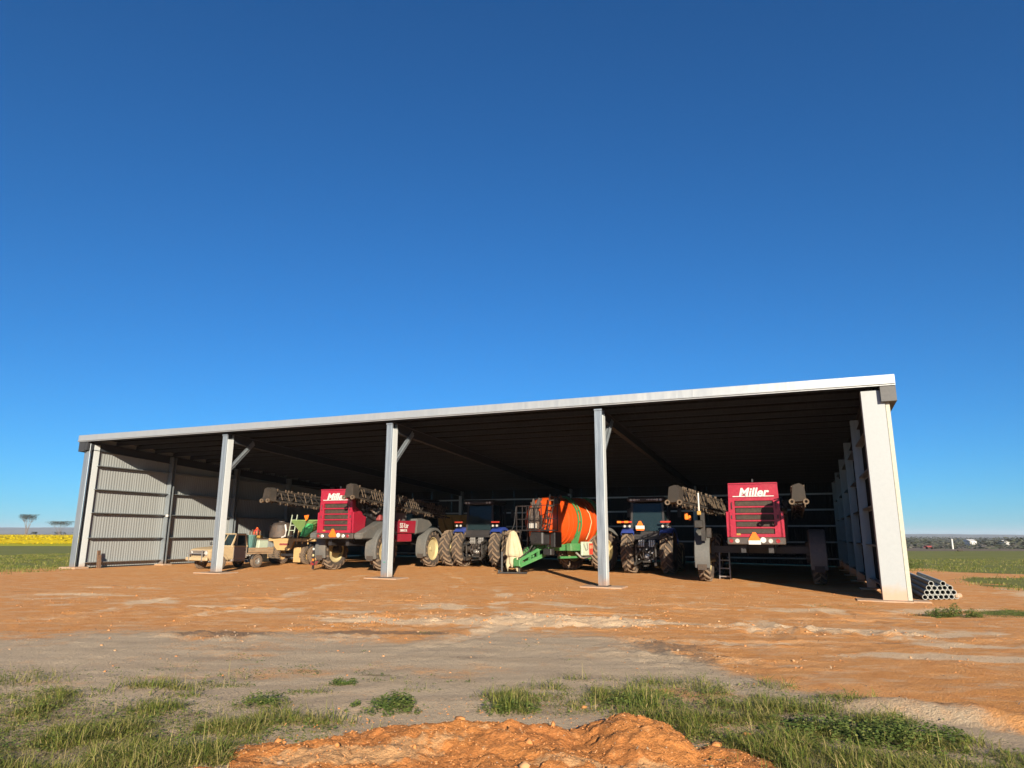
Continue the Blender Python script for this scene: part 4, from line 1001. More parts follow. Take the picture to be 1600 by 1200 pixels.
# sprayer standing in the second bay
A0 = (13.13, 5.15)
A = sprayer('red self-propelled sprayer partly behind the third post, with red side tank and cream wheels', *A0, 1.46, -.02, ((-3.45, -2.9, 3.62), (-1.55, 6.5, 2.95), 2), ((1.50, -3.05, 3.68), (1.50, 6.5, 2.95), 1), 1)
st = MB(); st.prism([(1.25, 1.80), (3.02, 1.80), (3.12, 2.46), (2.2, 2.42), (1.25, 2.42)], 'x', .9, 1.47); bmesh.ops.bevel(st.bm, geom=st.bm.edges[:], offset=.03, segments=1, affect='EDGES')
stk = st.build('side_tank', M['red'], A)
MB().box((1.22, 2.0, 1.57), (.46, 1.45, .40), bev=.02).build('tool_box', M['red'], A)
MB().cyl((1.2, 1.75, 2.42), (1.2, 1.75, 2.52), .09, n=14).build('filler_cap', M['red_dark'], stk)
lettering(stk, '55 Ltr', .34, (1.485, 1.88, 2.17), (R(90), 0, R(90)), 'white', 0, .008)
lettering(stk, '5000 LTR', .17, (1.485, 1.84, 1.93), (R(90), 0, R(90)), 'white', 0, .004)
fc = MB(); fc.prism([(3.05, 1.75), (4.0, 1.85), (4.9, 2.25), (4.55, 2.5), (3.6, 2.6), (3.2, 2.55)], 'x', .95, 1.50); bmesh.ops.bevel(fc.bm, geom=fc.bm.edges[:], offset=.05, segments=2, affect='EDGES'); fc.build('front_cowl', M['greyplastic'], A, 40)
ld = MB()
for x in (-2.02, -1.72):
    ld.bar((x, -1.05, .25), (x+.25, -.25, 1.65), .045); ld.bar((x-.02, -.9, .9), (x+.28, -.2, 2.0), .03)
lad = ld.build('access_ladder', M['red_dark'], A)
for q in range(5):
    f = .1+.2*q; MB().bar((-2.02+.25*f, -1.05+.8*f, .25+1.4*f), (-1.72+.25*f, -1.05+.8*f, .25+1.4*f), .045).build('rung', M['red_dark'], lad)
mk = MB(); mk.box((-1.80, -1.10, .62), (.10, .06, 1.1)); mkk = mk.build('marker_post', M['black'], A)
for z_, m in ((1.02, 'white'), (.72, 'cream'), (.5, 'amber'), (.3, 'redlens')): MB().box((-1.80, -1.145, z_), (.11, .03, .11), bev=.015).build('reflector', M[m], mkk)
# sprayer standing in the right-hand bay
D0 = (32.0, 5.85)
D = sprayer('red self-propelled sprayer alone in the right-hand bay, square to the yard with white plate', *D0, 2.15, -.15, ((-2.70, -3.9, 3.36), (-1.25, 6.0, 3.05), 4), ((1.62, -3.9, 3.32), (1.45, 6.0, 3.0), 6), 0)
wl = MB(); wl.cyl((-2.05, -2.0, 2.75), (-2.05, -2.0, 3.5), .03, n=8); wl.box((-2.05, -2.0, 2.72), (.14, .12, .16), bev=.02); wl.build('width_marker', M['white'], D)
MB().box((-2.05, -2.07, 2.72), (.16, .05, .16), bev=.02).build('marker_lamp', M['yellow'], D)
tb_ = MB(); tb_.box((-2.0, -1.4, 2.2), (.16, .16, 1.1)); tb_.box((-2.15, -1.5, 2.3), (.35, .2, .3), bev=.03); tb_.box((-1.78, -1.52, 1.95), (.2, .1, .4), bev=.03); tb_.build('boom_valve_block', M['darksteel'], D)
am = MB(); am.box((-2.65, -1.3, 2.62), (.16, .08, .28), bev=.03); am.box((-2.52, -1.3, 2.55), (.12, .08, .2), bev=.03); am.build('indicator_lamp', M['amber'], D)
LD = thing('ladder', 'narrow grey steel ladder standing under the right-hand red sprayer', 'ladder', SW(30.42, 7.55, -.145), -YAW-.15)
for x in (-.24, .24): MB().bar((x*.95, .0, 0), (x*.85, .12, 1.25), .05).build('rail', M['galv'], LD)
for q in range(4): MB().bar((-.22, .02+.03*q, .12+.34*q), (.22, .02+.03*q, .12+.34*q), .04, .05).build('rung', M['galv'], LD)

# ------------------------------------------------------------------ blue tractors
def tractor(label, a, d_ax, zg, tyres, cabx=0., sign=False):
    T = thing('tractor', label, 'tractor', SW(a, d_ax, zg), -YAW, 'blue tractors parked rear-on in the shed')
    for x in tyres:
        wheel(T, (x, 0, 1.0), 1.0, .60, .52, 'cream' if abs(x) > 1.5 else 'galv_dark', 1 if x > 0 else -1, spin=x*.7, nl=16, lugh=.065)
    inner = min(abs(x) for x in tyres)
    # rear housing
    hs = MB(); hs.box((0, .1, 1.0), (.62, 1.1, .72), bev=.06); hs.box((0, -.35, 1.25), (.72, .3, .5), bev=.04); hs.cyl((-inner-.1, 0, 1.0), (inner+.1, 0, 1.0), .20, n=18); hs.box((0, -.45, .78), (.34, .2, .3), bev=.03)
    hous = hs.build('rear_axle_housing', M['darksteel'], T)
    pt = MB(); pt.cyl((0, -.55, .82), (0, -.75, .82), .05, n=12); pt.cyl((0, -.52, .82), (0, -.58, .82), .12, n=16); pt.build('power_shaft', M['steel'], hous)
    la = MB()
    for sg in (-1, 1):
        la.bar((sg*.30, -.2, .62), (sg*.48, -1.05, .48), .10, .07); la.bar((sg*.42, -.25, 1.42), (sg*.46, -.95, 1.3), .10, .09); la.bar((sg*.46, -.92, 1.3), (sg*.46, -.85, .52), .06)
        la.cyl((sg*.46, -.9, 1.15), (sg*.46, -.88, .75), .055, n=10); la.box((sg*.48, -1.08, .48), (.12, .14, .16), bev=.02)
    la.bar((0, -.3, 1.15), (0, -.85, 1.05), .09); la.bar((0, -.2, .42), (0, -1.1, .40), .14, .07); la.box((0, -.62, .58), (.42, .2, .10), bev=.02); la.build('linkage_arm', M['darksteel'], hous)
    rm_b = MB()
    for i in range(6):
        x = -.36+i*.105+(.18 if i > 2 else 0)
        rm_b.box((x, -.52, 1.42), (.075, .16, .34), bev=.015); rm_b.cyl((x, -.6, 1.34), (x, -.68, 1.34), .03, n=8); rm_b.cyl((x, -.6, 1.5), (x, -.68, 1.5), .03, n=8)
    rm_b.build('hydraulic_remote', M['steel'], hous)
    ho = MB()
    for i in range(5): ho.tube([(-.3+.15*i, -.55, 1.25), (-.32+.17*i, -.8, 1.0+.05*(i % 2)), (-.25+.12*i, -.7, .75), (-.2+.1*i, -.45, .7)], .022, 6)
    ho.build('hose', M['blackplastic'], hous)
    fit = MB()
    for i in range(9):
        fx_, fz_ = random.uniform(-.4, .4), random.uniform(.6, 1.25); fit.cyl((fx_, -.70, fz_), (fx_, -.58, fz_), random.uniform(.02, .04), n=8)
    fit.build('coupling', M['steel'], hous)
    # fenders
    for sg in (-1, 1):
        x = sg*(inner+.0)
        fender(T, x, .05, 1.02, 1.13, .62, 20, 128, 'blue', .16)
        wk = MB(); 
        for q in (-.12, .12):
            wk.lathe([(0, 0), (-.01, .05), (0, .062), (.06, .05)], 14, 'y', (x+q-sg*.02, -.62, 2.22))
        wk.build('work_lamp', M['lamp'], T, 40)
        br = MB(); br.box((x, -.58, 2.22), (.42, .08, .12), bev=.02); br.build('lamp_bracket', M['black'], T)
        tl = MB(); tl.box((x, -.6, 2.42), (.50, .07, .085), bev=.02); tl.build('tail_lamp', M['red_stripe'], T)
    # cab
    cz0, cz1 = 1.72, 3.38; cw = .86
    cb = MB()
    for sx in (-1, 1):
        cb.bar((sx*cw*.92, -.25, cz0), (sx*cw*.86, -.12, cz1), .10, .08); cb.bar((sx*cw, .75, cz0), (sx*cw*.9, .7, cz1), .08); cb.bar((sx*cw*.85, 1.5, cz0), (sx*cw*.8, 1.35, cz1), .08)
    cb.box((0, .6, cz0-.06), (1.75, 1.9, .14), bev=.03); cb.box((0, -.22, cz0+.12), (1.55, .10, .30), bev=.02)
    cab = cb.build('cab', M['black'], T)
    g = MB(); g.box((0, -.17, (cz0+cz1)/2+.1), (1.48, .012, cz1-cz0-.35), (R(-5), 0, 0)); g.box((0, 1.42, (cz0+cz1)/2), (1.38, .012, cz1-cz0-.1)); g.box((-cw*.93, .25, (cz0+cz1)/2), (.012, .85, cz1-cz0-.1)); g.box((cw*.93, .25, (cz0+cz1)/2), (.012, .85, cz1-cz0-.1)); g.build('window', M['glass'], cab)
    rf = MB(); rf.box((0, .55, cz1+.13), (1.86, 2.05, .24), bev=.08); rf.box((0, -.42, cz1+.10), (1.7, .12, .16), bev=.04); rf.build('cab_roof', M['black'], cab)
    if sign:
        for x0_, n_ in ((-.42, 5), (.30, 6)):
            q = MB()
            for i in range(n_): q.box((x0_+.075*(i-n_/2), -.484, cz1+.10), (.05, .008, .06 if i % 2 else .045))
            q.build('decal', M['white'], cab)
    for x in (-.72, -.55, .55, .72): MB().lathe([(0, 0), (-.01, .05), (0, .06), (.05, .06)], 12, 'y', (x, -.50, cz1+.09)).build('roof_lamp', M['lamp'], cab)
    mr = MB()
    for sx in (-1, 1): mr.bar((sx*.85, 1.4, 3.2), (sx*1.25, 1.5, 3.15), .04); mr.box((sx*1.28, 1.48, 2.9), (.20, .06, .45), bev=.03)
    mr.build('mirror', M['black'], cab)
    seat = MB(); seat.box((0, .35, 1.95), (.5, .5, .15), bev=.05); seat.box((0, .12, 2.3), (.48, .14, .65), bev=.05); seat.build('seat', M['blackplastic'], cab)
    bn = MB(); bn.box((0, 2.55, 1.65), (.95, 2.3, .75), bev=.12, taper=(.85, 1)); bn.build('bonnet', M['blue'], T)
    MB().box((0, 2.2, 1.05), (.6, 2.6, .5), bev=.05).build('engine_frame', M['darksteel'], T)
    for sg in (-1, 1): wheel(T, (sg*.95, 2.75, .72), .72, .45, .40, 'cream', sg, nl=15)
    ex = MB(); ex.cyl((.75, 1.62, 1.6), (.75, 1.62, 3.2), .07, n=12); ex.build('exhaust', M['black'], T)
    return T
B = tractor('blue tractor on dual rear tyres, parked between the red sprayer and the orange tank', 17.10, 11.15, -.025, (-1.90, -1.12, 1.12, 1.90))
Cc = tractor('blue tractor on single rear tyres with an orange triangle sign, right of the fourth post', 26.77, 9.65, -.09, (-.93, .93), sign=True)
q = MB(); q.prism([(-.43, 2.02), (-.07, 2.02), (-.03, 2.12), (-.2, 2.46), (-.30, 2.46), (-.47, 2.12)], 'y', -.78, -.765); q.build('warning_triangle', M['signorange'], Cc)
q = MB(); q.box((-.25, -.79, 2.17), (.42, .012, .15), bev=.004); q.build('number_plate', M['white'], Cc)
q = MB(); q.box((-.95, -.665, 2.42), (.22, .03, .10), bev=.02); q.box((-1.30, -.62, 2.42), (.22, .03, .10), bev=.02); q.build('indicator_lamp', M['amber'], Cc)
lettering(Cc, 'T8.330', .11, (-.35, -.49, 3.50), (R(90), 0, 0), 'white', .15, .002, .004) if False else None

# ------------------------------------------------------------------ orange tank cart
KY = 45.0; KYr = R(KY)
K = thing('tank_trailer', 'green-framed trailed sprayer with orange barrel tank and black steps, drawbar towards the yard', 'tank trailer', (3.90, 36.24, -.06), -KYr)
for sg in (-1, 1): wheel(K, (sg*1.05, 0, 1.0), 1.0, .52, .58, 'cream', sg, spin=sg*.3, nl=19)
fender(K, 1.05, 0, 1.0, 1.16, .60, 20, 100, 'greyplastic', .16)
tk = MB(); prof = [(-3.78, .0), (-3.76, .5), (-3.66, .90), (-3.46, 1.09), (-3.2, 1.16), (-2.1, 1.19), (-1.2, 1.19), (-.3, 1.15), (.0, 1.03), (.16, .8), (.22, .4), (.24, 0)]
tk.lathe(prof, 48, 'y', (0, 0, 2.42)); tank = tk.build('tank', M['orange'], K, 50)
rb = MB()
for y in (-2.75, -2.45, -1.75, -1.05, -.75, -.1): rb.lathe([(y-.05, 1.16), (y-.03, 1.215), (y+.03, 1.215), (y+.05, 1.16)], 48, 'y', (0, 0, 2.42))
rb.build('moulded_rib', M['orange'], tank, 50)
MB().lathe([(-1.6, .0), (-1.6, .3)], 4).bm.free()
lid = MB(); lid.cyl((0, -1.8, 3.56), (0, -1.8, 3.70), .32, n=24); lid.build('lid', M['black'], tank)
bd = MB()
for y in (-2.05, -.45):
    for off in (-.11, .11): bd.lathe([(y+off-.045, 1.225), (y+off-.045, 1.26), (y+off+.045, 1.26), (y+off+.045, 1.225)], 30, 'y', (0, 0, 2.42), R(-35), R(80), True)
    for t in (-25, 0, 25, 50, 75): bd.box((1.245*math.cos(R(t)), y, 2.42+1.245*math.sin(R(t))), (.05, .20, .06), (0, R(-t), 0))
bd.build('tank_band', M['green'], K)
fr = MB()
for sg in (-1, 1):
    fr.box((sg*.62, -1.6, 1.18), (.16, 4.4, .30), bev=.015)
    for y in (-2.05, -.45): fr.bar((sg*.75, y, 1.05), (sg*1.08, y, 1.95), .10, .34, (0, 0, 1))
for y in (-3.6, -2.2, -.6, .4): fr.box((0, y, 1.16), (1.2, .14, .22))
fr.box((1.0, -2.3, 1.20), (.30, .7, .35), bev=.02); fr.box((1.0, -.55, 1.15), (.28, .5, .45), bev=.02); fr.box((0, 0, 1.0), (2.0, .2, .2)); fr.prism([(-1.1, .62), (-.45, .62), (-.45, .95), (-.7, .95)], 'x', .85, .95); fr.box((.75, -2.3, .72), (.10, 1.6, .10))
fr.build('chassis', M['green'], K)
db = MB()
for sg in (-1, 1):
    db.bar((sg*.42, -3.7, 1.28), (sg*.16, -5.15, .62), .10, .13); db.bar((sg*.42, -3.7, .86), (sg*.16, -5.15, .38), .10, .16)
    for f in (.05, .35, .65, .95):
        y = -3.5-1.65*f; x = .42-.26*f; db.bar((sg*x, y, 1.28-.66*f), (sg*x, y, .86-.48*f), .10, .12)
db.box((0, -5.15, .5), (.42, .12, .30), bev=.02); db.box((0, -4.3, .80), (.50, .10, .12)); db.build('drawbar', M['green'], K)
MB().box((.47, -3.52, .98), (.05, .34, .28), bev=.01).build('reflector', M['signorange'], K)
pn = MB(); pn.box((1.12, -1.45, 1.12), (.12, .80, .66), bev=.03); pan = pn.build('control_panel', M['panelgreen'], K)
q = MB(); q.box((1.19, -1.18, 1.10), (.02, .30, .54), bev=.01); q.build('warning_board', M['red_stripe'], pan)
q = MB(); q.box((1.205, -1.25, 1.20), (.012, .05, .16)); q.box((1.205, -1.12, 1.20), (.012, .05, .16)); q.build('warning_mark', M['cream'], pan)
q = MB(); q.tube([(1.2, -1.75, 1.35), (1.24, -1.6, 1.05), (1.22, -1.45, 1.1), (1.22, -1.5, 1.38)], .02, 6); q.build('hose', M['steel'], pan)
q = MB(); q.tube([(1.16, -1.5, 1.55), (1.20, -1.3, 1.9), (1.24, -1.15, 2.4), (1.19, -1.25, 2.8), (1.0, -1.35, 3.15)], .022, 6); q.build('sight_hose', M['cream'], K)
q = MB(); q.tube([(.9, -2.0, .95), (1.05, -1.8, .72), (1.05, -1.6, .68), (.95, -1.0, .72)], .05, 8); q.build('suction_hose', M['steel'], K)
pf = MB(); pf.box((.42, -4.25, 1.98), (2.05, .72, .06))
for x in (-.58, -.2, .22, .62, 1.02, 1.42): pf.bar((x, -4.60, 2.0), (x, -4.60, 3.12), .035)
for z_ in (2.5, 3.12): pf.bar((-.58, -4.60, z_), (1.42, -4.60, z_), .035)
for sx in (-.58, 1.42):
    for z_ in (2.5, 3.12): pf.bar((sx, -4.60, z_), (sx, -3.92, z_), .035)
    pf.bar((sx, -3.92, 2.0), (sx, -3.92, 3.12), .035)
for sx in (-.45, .85): pf.bar((sx, -3.95, 1.2), (sx, -3.95, 1.96), .08)
plat = pf.build('platform', M['black'], K)
stp = MB()
for sx in (-.86, -.34): stp.bar((sx, -4.86, .42), (sx+.05, -4.62, 2.0), .04, .09)
steps = stp.build('step_frame', M['black'], K)
for i in range(7):
    f = .04+.15*i; MB().box((-.60+.05*f, -4.86+.24*f, .42+1.58*f), (.50, .20, .04), (0, 0, R(-3))).build('step', M['boomlite'], steps)
hr = MB(); hr.tube([(-.95, -4.95, .9), (-.92, -4.85, 1.5), (-.66, -4.66, 2.3), (-.60, -4.62, 3.1)], .022, 6); hr.build('handrail', M['black'], K)
bx = MB(); bx.box((.62, -4.25, 1.62), (.80, .55, .60), bev=.06); bx.cyl((.45, -4.56, 1.62), (.45, -4.51, 1.62), .2, n=18); bx.build('pump_cabinet', M['black'], K)
lad2 = MB()
for x in (.92, 1.26): lad2.bar((x, -4.35, 2.0), (x, -3.85, 3.65), .04)
l2 = lad2.build('top_ladder', M['black'], K)
for i in range(5): MB().bar((.94, -4.28+.085*i, 2.25+.28*i), (1.24, -4.28+.085*i, 2.25+.28*i), .045).build('rung', M['boomlite'], l2)
vv = MB()
for i in range(22): vv.tube([(random.uniform(.0, .85), -4.35, 2.05), (random.uniform(.0, .85), -4.42, 2.5), (random.uniform(.1, .8), -4.3, random.uniform(2.6, 3.5))], .045, 6)
for i in range(5): vv.box((.15+.15*i, -4.35, 2.45+.2*(i % 2)), (.14, .14, .4), bev=.02)
vv.build('valve_hose', M['blackplastic'], K)
q = MB()
for i in range(6): q.cyl((.1+.10*i, -4.5, 2.08), (.1+.10*i, -4.5, 2.30), .03, n=8)
q.build('filter_bowl', M['lamp'], K)
q = MB(); q.tube([(-.3, -4.7, .8), (.0, -4.6, 1.2), (.2, -4.45, .95), (.35, -4.2, 1.3)], .03, 6); q.tube([(-.1, -4.9, .7), (.25, -4.6, 1.05), (.3, -4.35, 1.4)], .025, 6); q.build('hose', M['darksteel'], K)
q = MB(); q.box((1.0, -3.45, 3.35), (.25, .3, .3), bev=.05); q.tube([(1.0, -3.5, 3.45), (1.1, -3.3, 3.65), (.95, -3.1, 3.5)], .05, 6); q.build('hose_guide', M['darksteel'], K)
q = MB(); q.box((1.18, -3.75, 1.55), (.30, .5, .70), bev=.03); q.box((.95, -4.0, 1.0), (.5, .3, .3), bev=.03); q.build('filter_housing', M['black'], K)
jk = MB(); jk.cyl((0, -5.0, .05), (0, -5.0, .75), .05, n=10); jk.box((0, -5.0, .04), (.3, .3, .03)); jk.build('jack_stand', M['darksteel'], K)
# canvas wrapped over the hitch end
def canvas_cover():
    th = np.linspace(0, 2*math.pi, 49)[:-1]; zs = np.linspace(0, 1, 26); V = []
    for t in zs:
        # height from hem to peak; a cord pinches the cloth at about a third
        z = .22+1.55*t
        r = np.interp(t, [0, .12, .27, .31, .36, .6, .85, .96, 1.0], [.36, .42, .36, .33, .42, .36, .23, .16, .05])
        fold = .10*(1-t*.6)*np.sin(th*7+2*np.sin(t*3))+.05*np.sin(th*13+t*6+1)+.05*(fbm(th*2, np.full_like(th, t*6), 5)-.5)
        if abs(t-.31) < .04: fold = fold*.3
        rr = r*(1+fold*1.2)
        hem = (.10*np.sin(th*3+.6)+.07*np.sin(th*8)) if t == 0 else (0 if t > .2 else (1-t/.2)*(.10*np.sin(th*3+.6)+.07*np.sin(th*8)))
        V.append(np.stack([rr*np.cos(th)*.80+.10*(1-t)-.06, rr*np.sin(th)*.62, np.full_like(th, z)+hem], 1))
    n = 48; Vv = np.concatenate(V+[np.array([[0, 0, 1.78]])])
    i = np.arange(25)[:, None]*n+np.arange(n)[None, :]; j = np.arange(25)[:, None]*n+((np.arange(n)+1) % n)[None, :]
    F = np.stack([i, j, j+n, i+n], -1).reshape(-1, 4)
    top = len(Vv)-1; F2 = np.stack([25*n+np.arange(0, n, 2), 25*n+np.arange(1, n, 2), 25*n+(np.arange(2, n+2, 2) % n), np.full(n//2, top)], -1)
    return npmesh('canvas_cover', Vv, np.concatenate([F, F2]), M['canvas'], None, True)
ccp = (.12, 33.05, -.05)
CV = tag(link('canvas_cover', canvas_cover(), None, ccp), 'cream canvas tied with cord over the drawbar end of the tank trailer', 'canvas cover')
CV.rotation_euler = (0, 0, R(-20)); CV.scale = (1.22, 1.1, 1.1)
cd = MB(); th = [2*math.pi*i/40 for i in range(41)]
cd.tube([(.345*math.cos(t)*.80+.0, .345*math.sin(t)*.64, .70+.02*math.sin(t*3)) for t in th], .014, 5); cd.build('cord', M['timber'], CV)
PL = thing('steel_plate', 'dark steel skid lying on the dirt under the canvas cover', 'skid', (.05, 32.72, -.06), R(-4))
MB().box((.0, 0, .06), (1.35, .45, .05), bev=.01).build('plate', M['black'], PL)
MB().box((-.62, 0, .13), (.08, .45, .1), bev=.01).build('runner', M['black'], PL)
MB().bar((-.5, .1, .1), (-.5, .1, 1.0), .08).build('stake', M['black'], PL)

# ------------------------------------------------------------------ old ute
UT = thing('old_ute', 'small old cream ute with a bleached body and tray, behind the second post', 'ute', SW(6.15, 3.85, -.015), 0)
hd_ = math.atan2(-.86, -.50)      # heading
UT.rotation_euler = (0, 0, hd_-R(90))  # local +Y = forward
# local frame: origin mid wheelbase, y forward, x right of the driver; visible: front (+y) and left (-x)
wbU = 2.25; hw_ = .78
MB().box((0, -.05, .50), (.9, 3.5, .14)).build('chassis', M['black'], UT)
bb = MB(); bb.prism([(.35, .45), (1.72, .45), (1.80, .62), (1.78, .95), (1.55, 1.04), (.62, 1.10), (.35, 1.12)], 'x', -hw_, hw_); bmesh.ops.bevel(bb.bm, geom=bb.bm.edges[:], offset=.05, segments=2, affect='EDGES'); bb.build('bonnet', M['cream_body'], UT, 40)
gr = MB(); gr.box((0, 1.80, .80), (1.30, .04, .26), bev=.01)
gri = gr.build('front_grille', M['grey_body'], UT)
for x in (-.55, .55): MB().lathe([(0, 0), (.03, .06), (.01, .10), (-.03, .11)], 16, 'y', (x, 1.825, .80)).build('headlamp', M['lamp'], UT, 40)
MB().box((0, 1.90, .52), (1.62, .12, .17), bev=.03).build('front_bumper', M['cream_body'], UT)
MB().box((0, .05, .72), (1.54, .85, .72), bev=.04).build('cab_body', M['grey_body'], UT)
for sg in (-1, 1): MB().box((sg*.775, -.02, .80), (.03, .82, .56), bev=.012).build('door', M['grey_body'], UT)
MB().box((0, .02, 1.115), (1.60, .98, .08), bev=.02).build('belt_rail', M['cream_body'], UT)
cf = MB()
for sg in (-1, 1):
    cf.bar((sg*.73, .50, 1.12), (sg*.66, .18, 1.70), .07); cf.bar((sg*.73, -.38, 1.12), (sg*.68, -.34, 1.70), .09); cf.bar((sg*.74, .22, 1.14), (sg*.68, .14, 1.68), .04)
    cf.bar((sg*.66, .18, 1.70), (sg*.68, -.34, 1.70), .07)
cf.bar((-.68, .50, 1.13), (.68, .50, 1.13), .06); cf.bar((0, .50, 1.12), (0, .18, 1.70), .04)
cf.box((0, -.08, 1.73), (1.44, .62, .06), bev=.025); cf.build('cab_frame', M['cream_body'], UT)
for q in range(5): MB().box((0, 1.825, .71+.045*q), (1.0, .012, .016)).build('grille_slat', M['black'], gri)
for sg in (-1, 1):
    q = MB(); q.bar((sg*.76, .40, 1.16), (sg*.92, .44, 1.20), .025); q.box((sg*.95, .45, 1.24), (.13, .05, .17), bev=.02); q.build('mirror', M['black'], UT)
    q = MB(); q.box((sg*.795, -.28, .92), (.02, .10, .03), bev=.006); q.build('door_handle', M['black'], UT)
q = MB(); q.bar((-.45, .53, 1.15), (-.1, .42, 1.38), .018); q.bar((.1, .53, 1.15), (.45, .42, 1.38), .018); q.build('wiper', M['black'], UT)
q = MB(); q.bar((-.5, 1.98, .40), (-.5, 1.98, .95), .05); q.bar((.5, 1.98, .40), (.5, 1.98, .95), .05); q.bar((-.62, 1.98, .78), (.62, 1.98, .78), .045); q.build('bull_bar', M['steel'], UT)
ug = MB(); ug.box((0, .335, 1.41), (1.28, .012, .62), (R(28.9), 0, 0)); ug.box((-.70, -.08, 1.41), (.012, .44, .48)); ug.box((.70, -.08, 1.41), (.012, .44, .48)); ug.box((0, -.36, 1.41), (1.26, .012, .48)); ug.build('window', M['glass'], UT)
tr = MB(); tr.box((0, -1.28, .74), (1.66, 1.62, .07)); tr.build('tray', M['tan_tray'], UT)
for x in (-.83, .83):
    for i in range(2): MB().box((x, -1.28, .85+.125*i), (.035, 1.60, .115), bev=.006).build('side_board', M['tan_tray'], UT)
for i in range(2): MB().box((0, -2.09, .85+.125*i), (1.62, .035, .115), bev=.006).build('tail_board', M['tan_tray'], UT)
for sg in (-1, 1):
    for y in (1.12, -1.13): wheel(UT, (sg*.70, y, .35), .35, .20, .19, 'steel', sg, nl=26, lugh=.012)
for y in (1.12,):
    for sg in (-1, 1): fender(UT, sg*.70, y, .36, .44, .24, 10, 170, 'cream_body', .06)
for sg in (-1, 1): fender(UT, sg*.72, -1.13, .36, .43, .22, 15, 165, 'black', .05)
TU = thing('plastic_tub', 'faded teal plastic tub sitting on the tray of the old ute', 'tub', (0, 0, 0))
TU.matrix_world = Matrix.Translation(UT.location) @ UT.rotation_euler.to_matrix().to_4x4() @ Matrix.Translation((-.15, -.85, .785))
tu = MB(); tu.lathe([(0, .0), (0, .36), (.05, .38), (.80, .47), (.86, .52), (.90, .52), (.90, .47), (.82, .44), (.08, .34), (.05, 0)], 28, 'z'); tu.build('tub_body', M['teal'], TU, 40)
tu = MB()
for t in range(8): tu.bar((.38*math.cos(t*.785), .38*math.sin(t*.785), .06), (.475*math.cos(t*.785), .475*math.sin(t*.785), .82), .03)
tu.build('tub_rib', M['teal'], TU)
CR = thing('crate', 'pale grey crate beside the teal tub on the ute tray', 'crate', (0, 0, 0))
CR.matrix_world = Matrix.Translation(UT.location) @ UT.rotation_euler.to_matrix().to_4x4() @ Matrix.Translation((-.1, -1.65, .785))
MB().box((0, 0, .33), (.9, .6, .6), bev=.03, taper=(1.03, 1.03)).build('crate_body', M['panelgreen'], CR)
MB().box((0, 0, .66), (.98, .68, .05), bev=.015).build('crate_lid', M['grey_body'], CR)

# ------------------------------------------------------------------ cream implement trailer with hopper
TR = thing('implement_trailer', 'cream steel implement trailer on muddy dual tyres along the left bay', 'trailer', SW(5.3, 9.0, -.01), -YAW)
bm_ = MB(); bm_.box((-.1, 0, 1.40), (4.7, .30, .17), bev=.02); bm_.box((0, .9, 1.38), (4.4, .16, .16)); 
for x in (-2.0, -.9, .3, 1.3, 2.1): bm_.box((x, .45, 1.39), (.14, .9, .12))
bm_.build('deck_beam', M['creambar'], TR)
bk = MB(); bk.prism([(-.75, 1.32), (.75, 1.32), (.62, .98), (.42, .80), (-.42, .80), (-.62, .98)], 'y', -.16, -.02); bkt = bk.build('hitch_bracket', M['creambar'], TR)
MB().box((.08, -.17, 1.14), (.7, .02, .11), bev=.01).build('warning_strip', M['red_dark'], bkt)
for x in (.95, 1.35, 1.75): MB().box((x, -.1, 1.25), (.05, .06, .2)).build('hanger', M['creambar'], TR)
for x in (-.52, -.95, 1.35, 1.9): wheel(TR, (x, .35, .52), .52, .36, .28, 'creambar', -1, nl=20, lugh=.025)
for x in (-1.32, 1.02):
    q = MB(); q.box((x, -.1, .55), (.62 if x < 0 else .52, .03, .85), bev=.012); q.build('mud_flap', M['creambar'], TR)
MB().box((-.4, .35, .52), (2.6, .14, .14)).build('axle', M['black'], TR); MB().box((1.6, .35, .75), (.2, .2, .9)).build('axle_leg', M['black'], TR); MB().box((-.7, .35, .85), (.2, .2, .9)).build('axle_leg', M['black'], TR)
bp = thing('water_tank', 'low black poly water tank on the cream trailer', 'water tank', SW(4.65, 9.35, 1.48), -YAW)
q = MB(); q.lathe([(0, 0), (0, .62), (.06, .68), (.75, .68), (.88, .55), (.93, .2), (.93, 0)], 28, 'z'); q.build('tank_body', M['blackplastic'], bp, 40)
q = MB(); q.cyl((0, 0, .92), (0, 0, 1.0), .18, n=18); q.build('tank_lid', M['blackplastic'], bp)
q = MB(); q.tube([(.55, -.55, 0.05), (.78, -.55, .12), (.80, -.5, .45), (.66, -.45, .78)], .055, 8); q.build('outlet_hose', M['white'], bp)
rd_ = thing('chemical_drum', 'orange-red plastic drum at the left end of the cream trailer', 'drum', SW(3.25, 8.85, 1.5), -YAW)
q = MB(); q.lathe([(0, 0), (0, .18), (.04, .2), (.42, .2), (.5, .1), (.55, .07), (.55, 0)], 20, 'z'); q.build('drum_body', M['red_stripe'], rd_, 40)
q = MB(); q.lathe([(.26, .205), (.27, .212), (.30, .212), (.31, .205)], 20, 'z'); q.cyl((0, 0, .55), (0, 0, .60), .06, n=10); q.build('drum_band', M['signorange'], rd_, 40)
wp = thing('seeding_row_unit', 'tangle of rusty and pale tine units hanging from the left end of the cream trailer', 'tine units', SW(3.3, 8.6, -.01), -YAW)
q = MB(); rd2 = random.Random(5)
for i in range(5):
    x = -.35+.2*i; q.bar((x, 0, 1.9+.1*(i % 2)), (x+.05, -.1, .5), .05); q.tube([(x, -.1, 1.2), (x-.1, -.25, .8), (x+.05, -.2, .35)], .03, 6)
    q.box((x+.05, -.15, 1.1+.1*(i % 3)), (.12, .2, .2), bev=.03)
q.bar((-.6, 0, 1.35), (.7, 0, 1.35), .1); q.build('tine', M['boomlite'], wp)
q = MB()
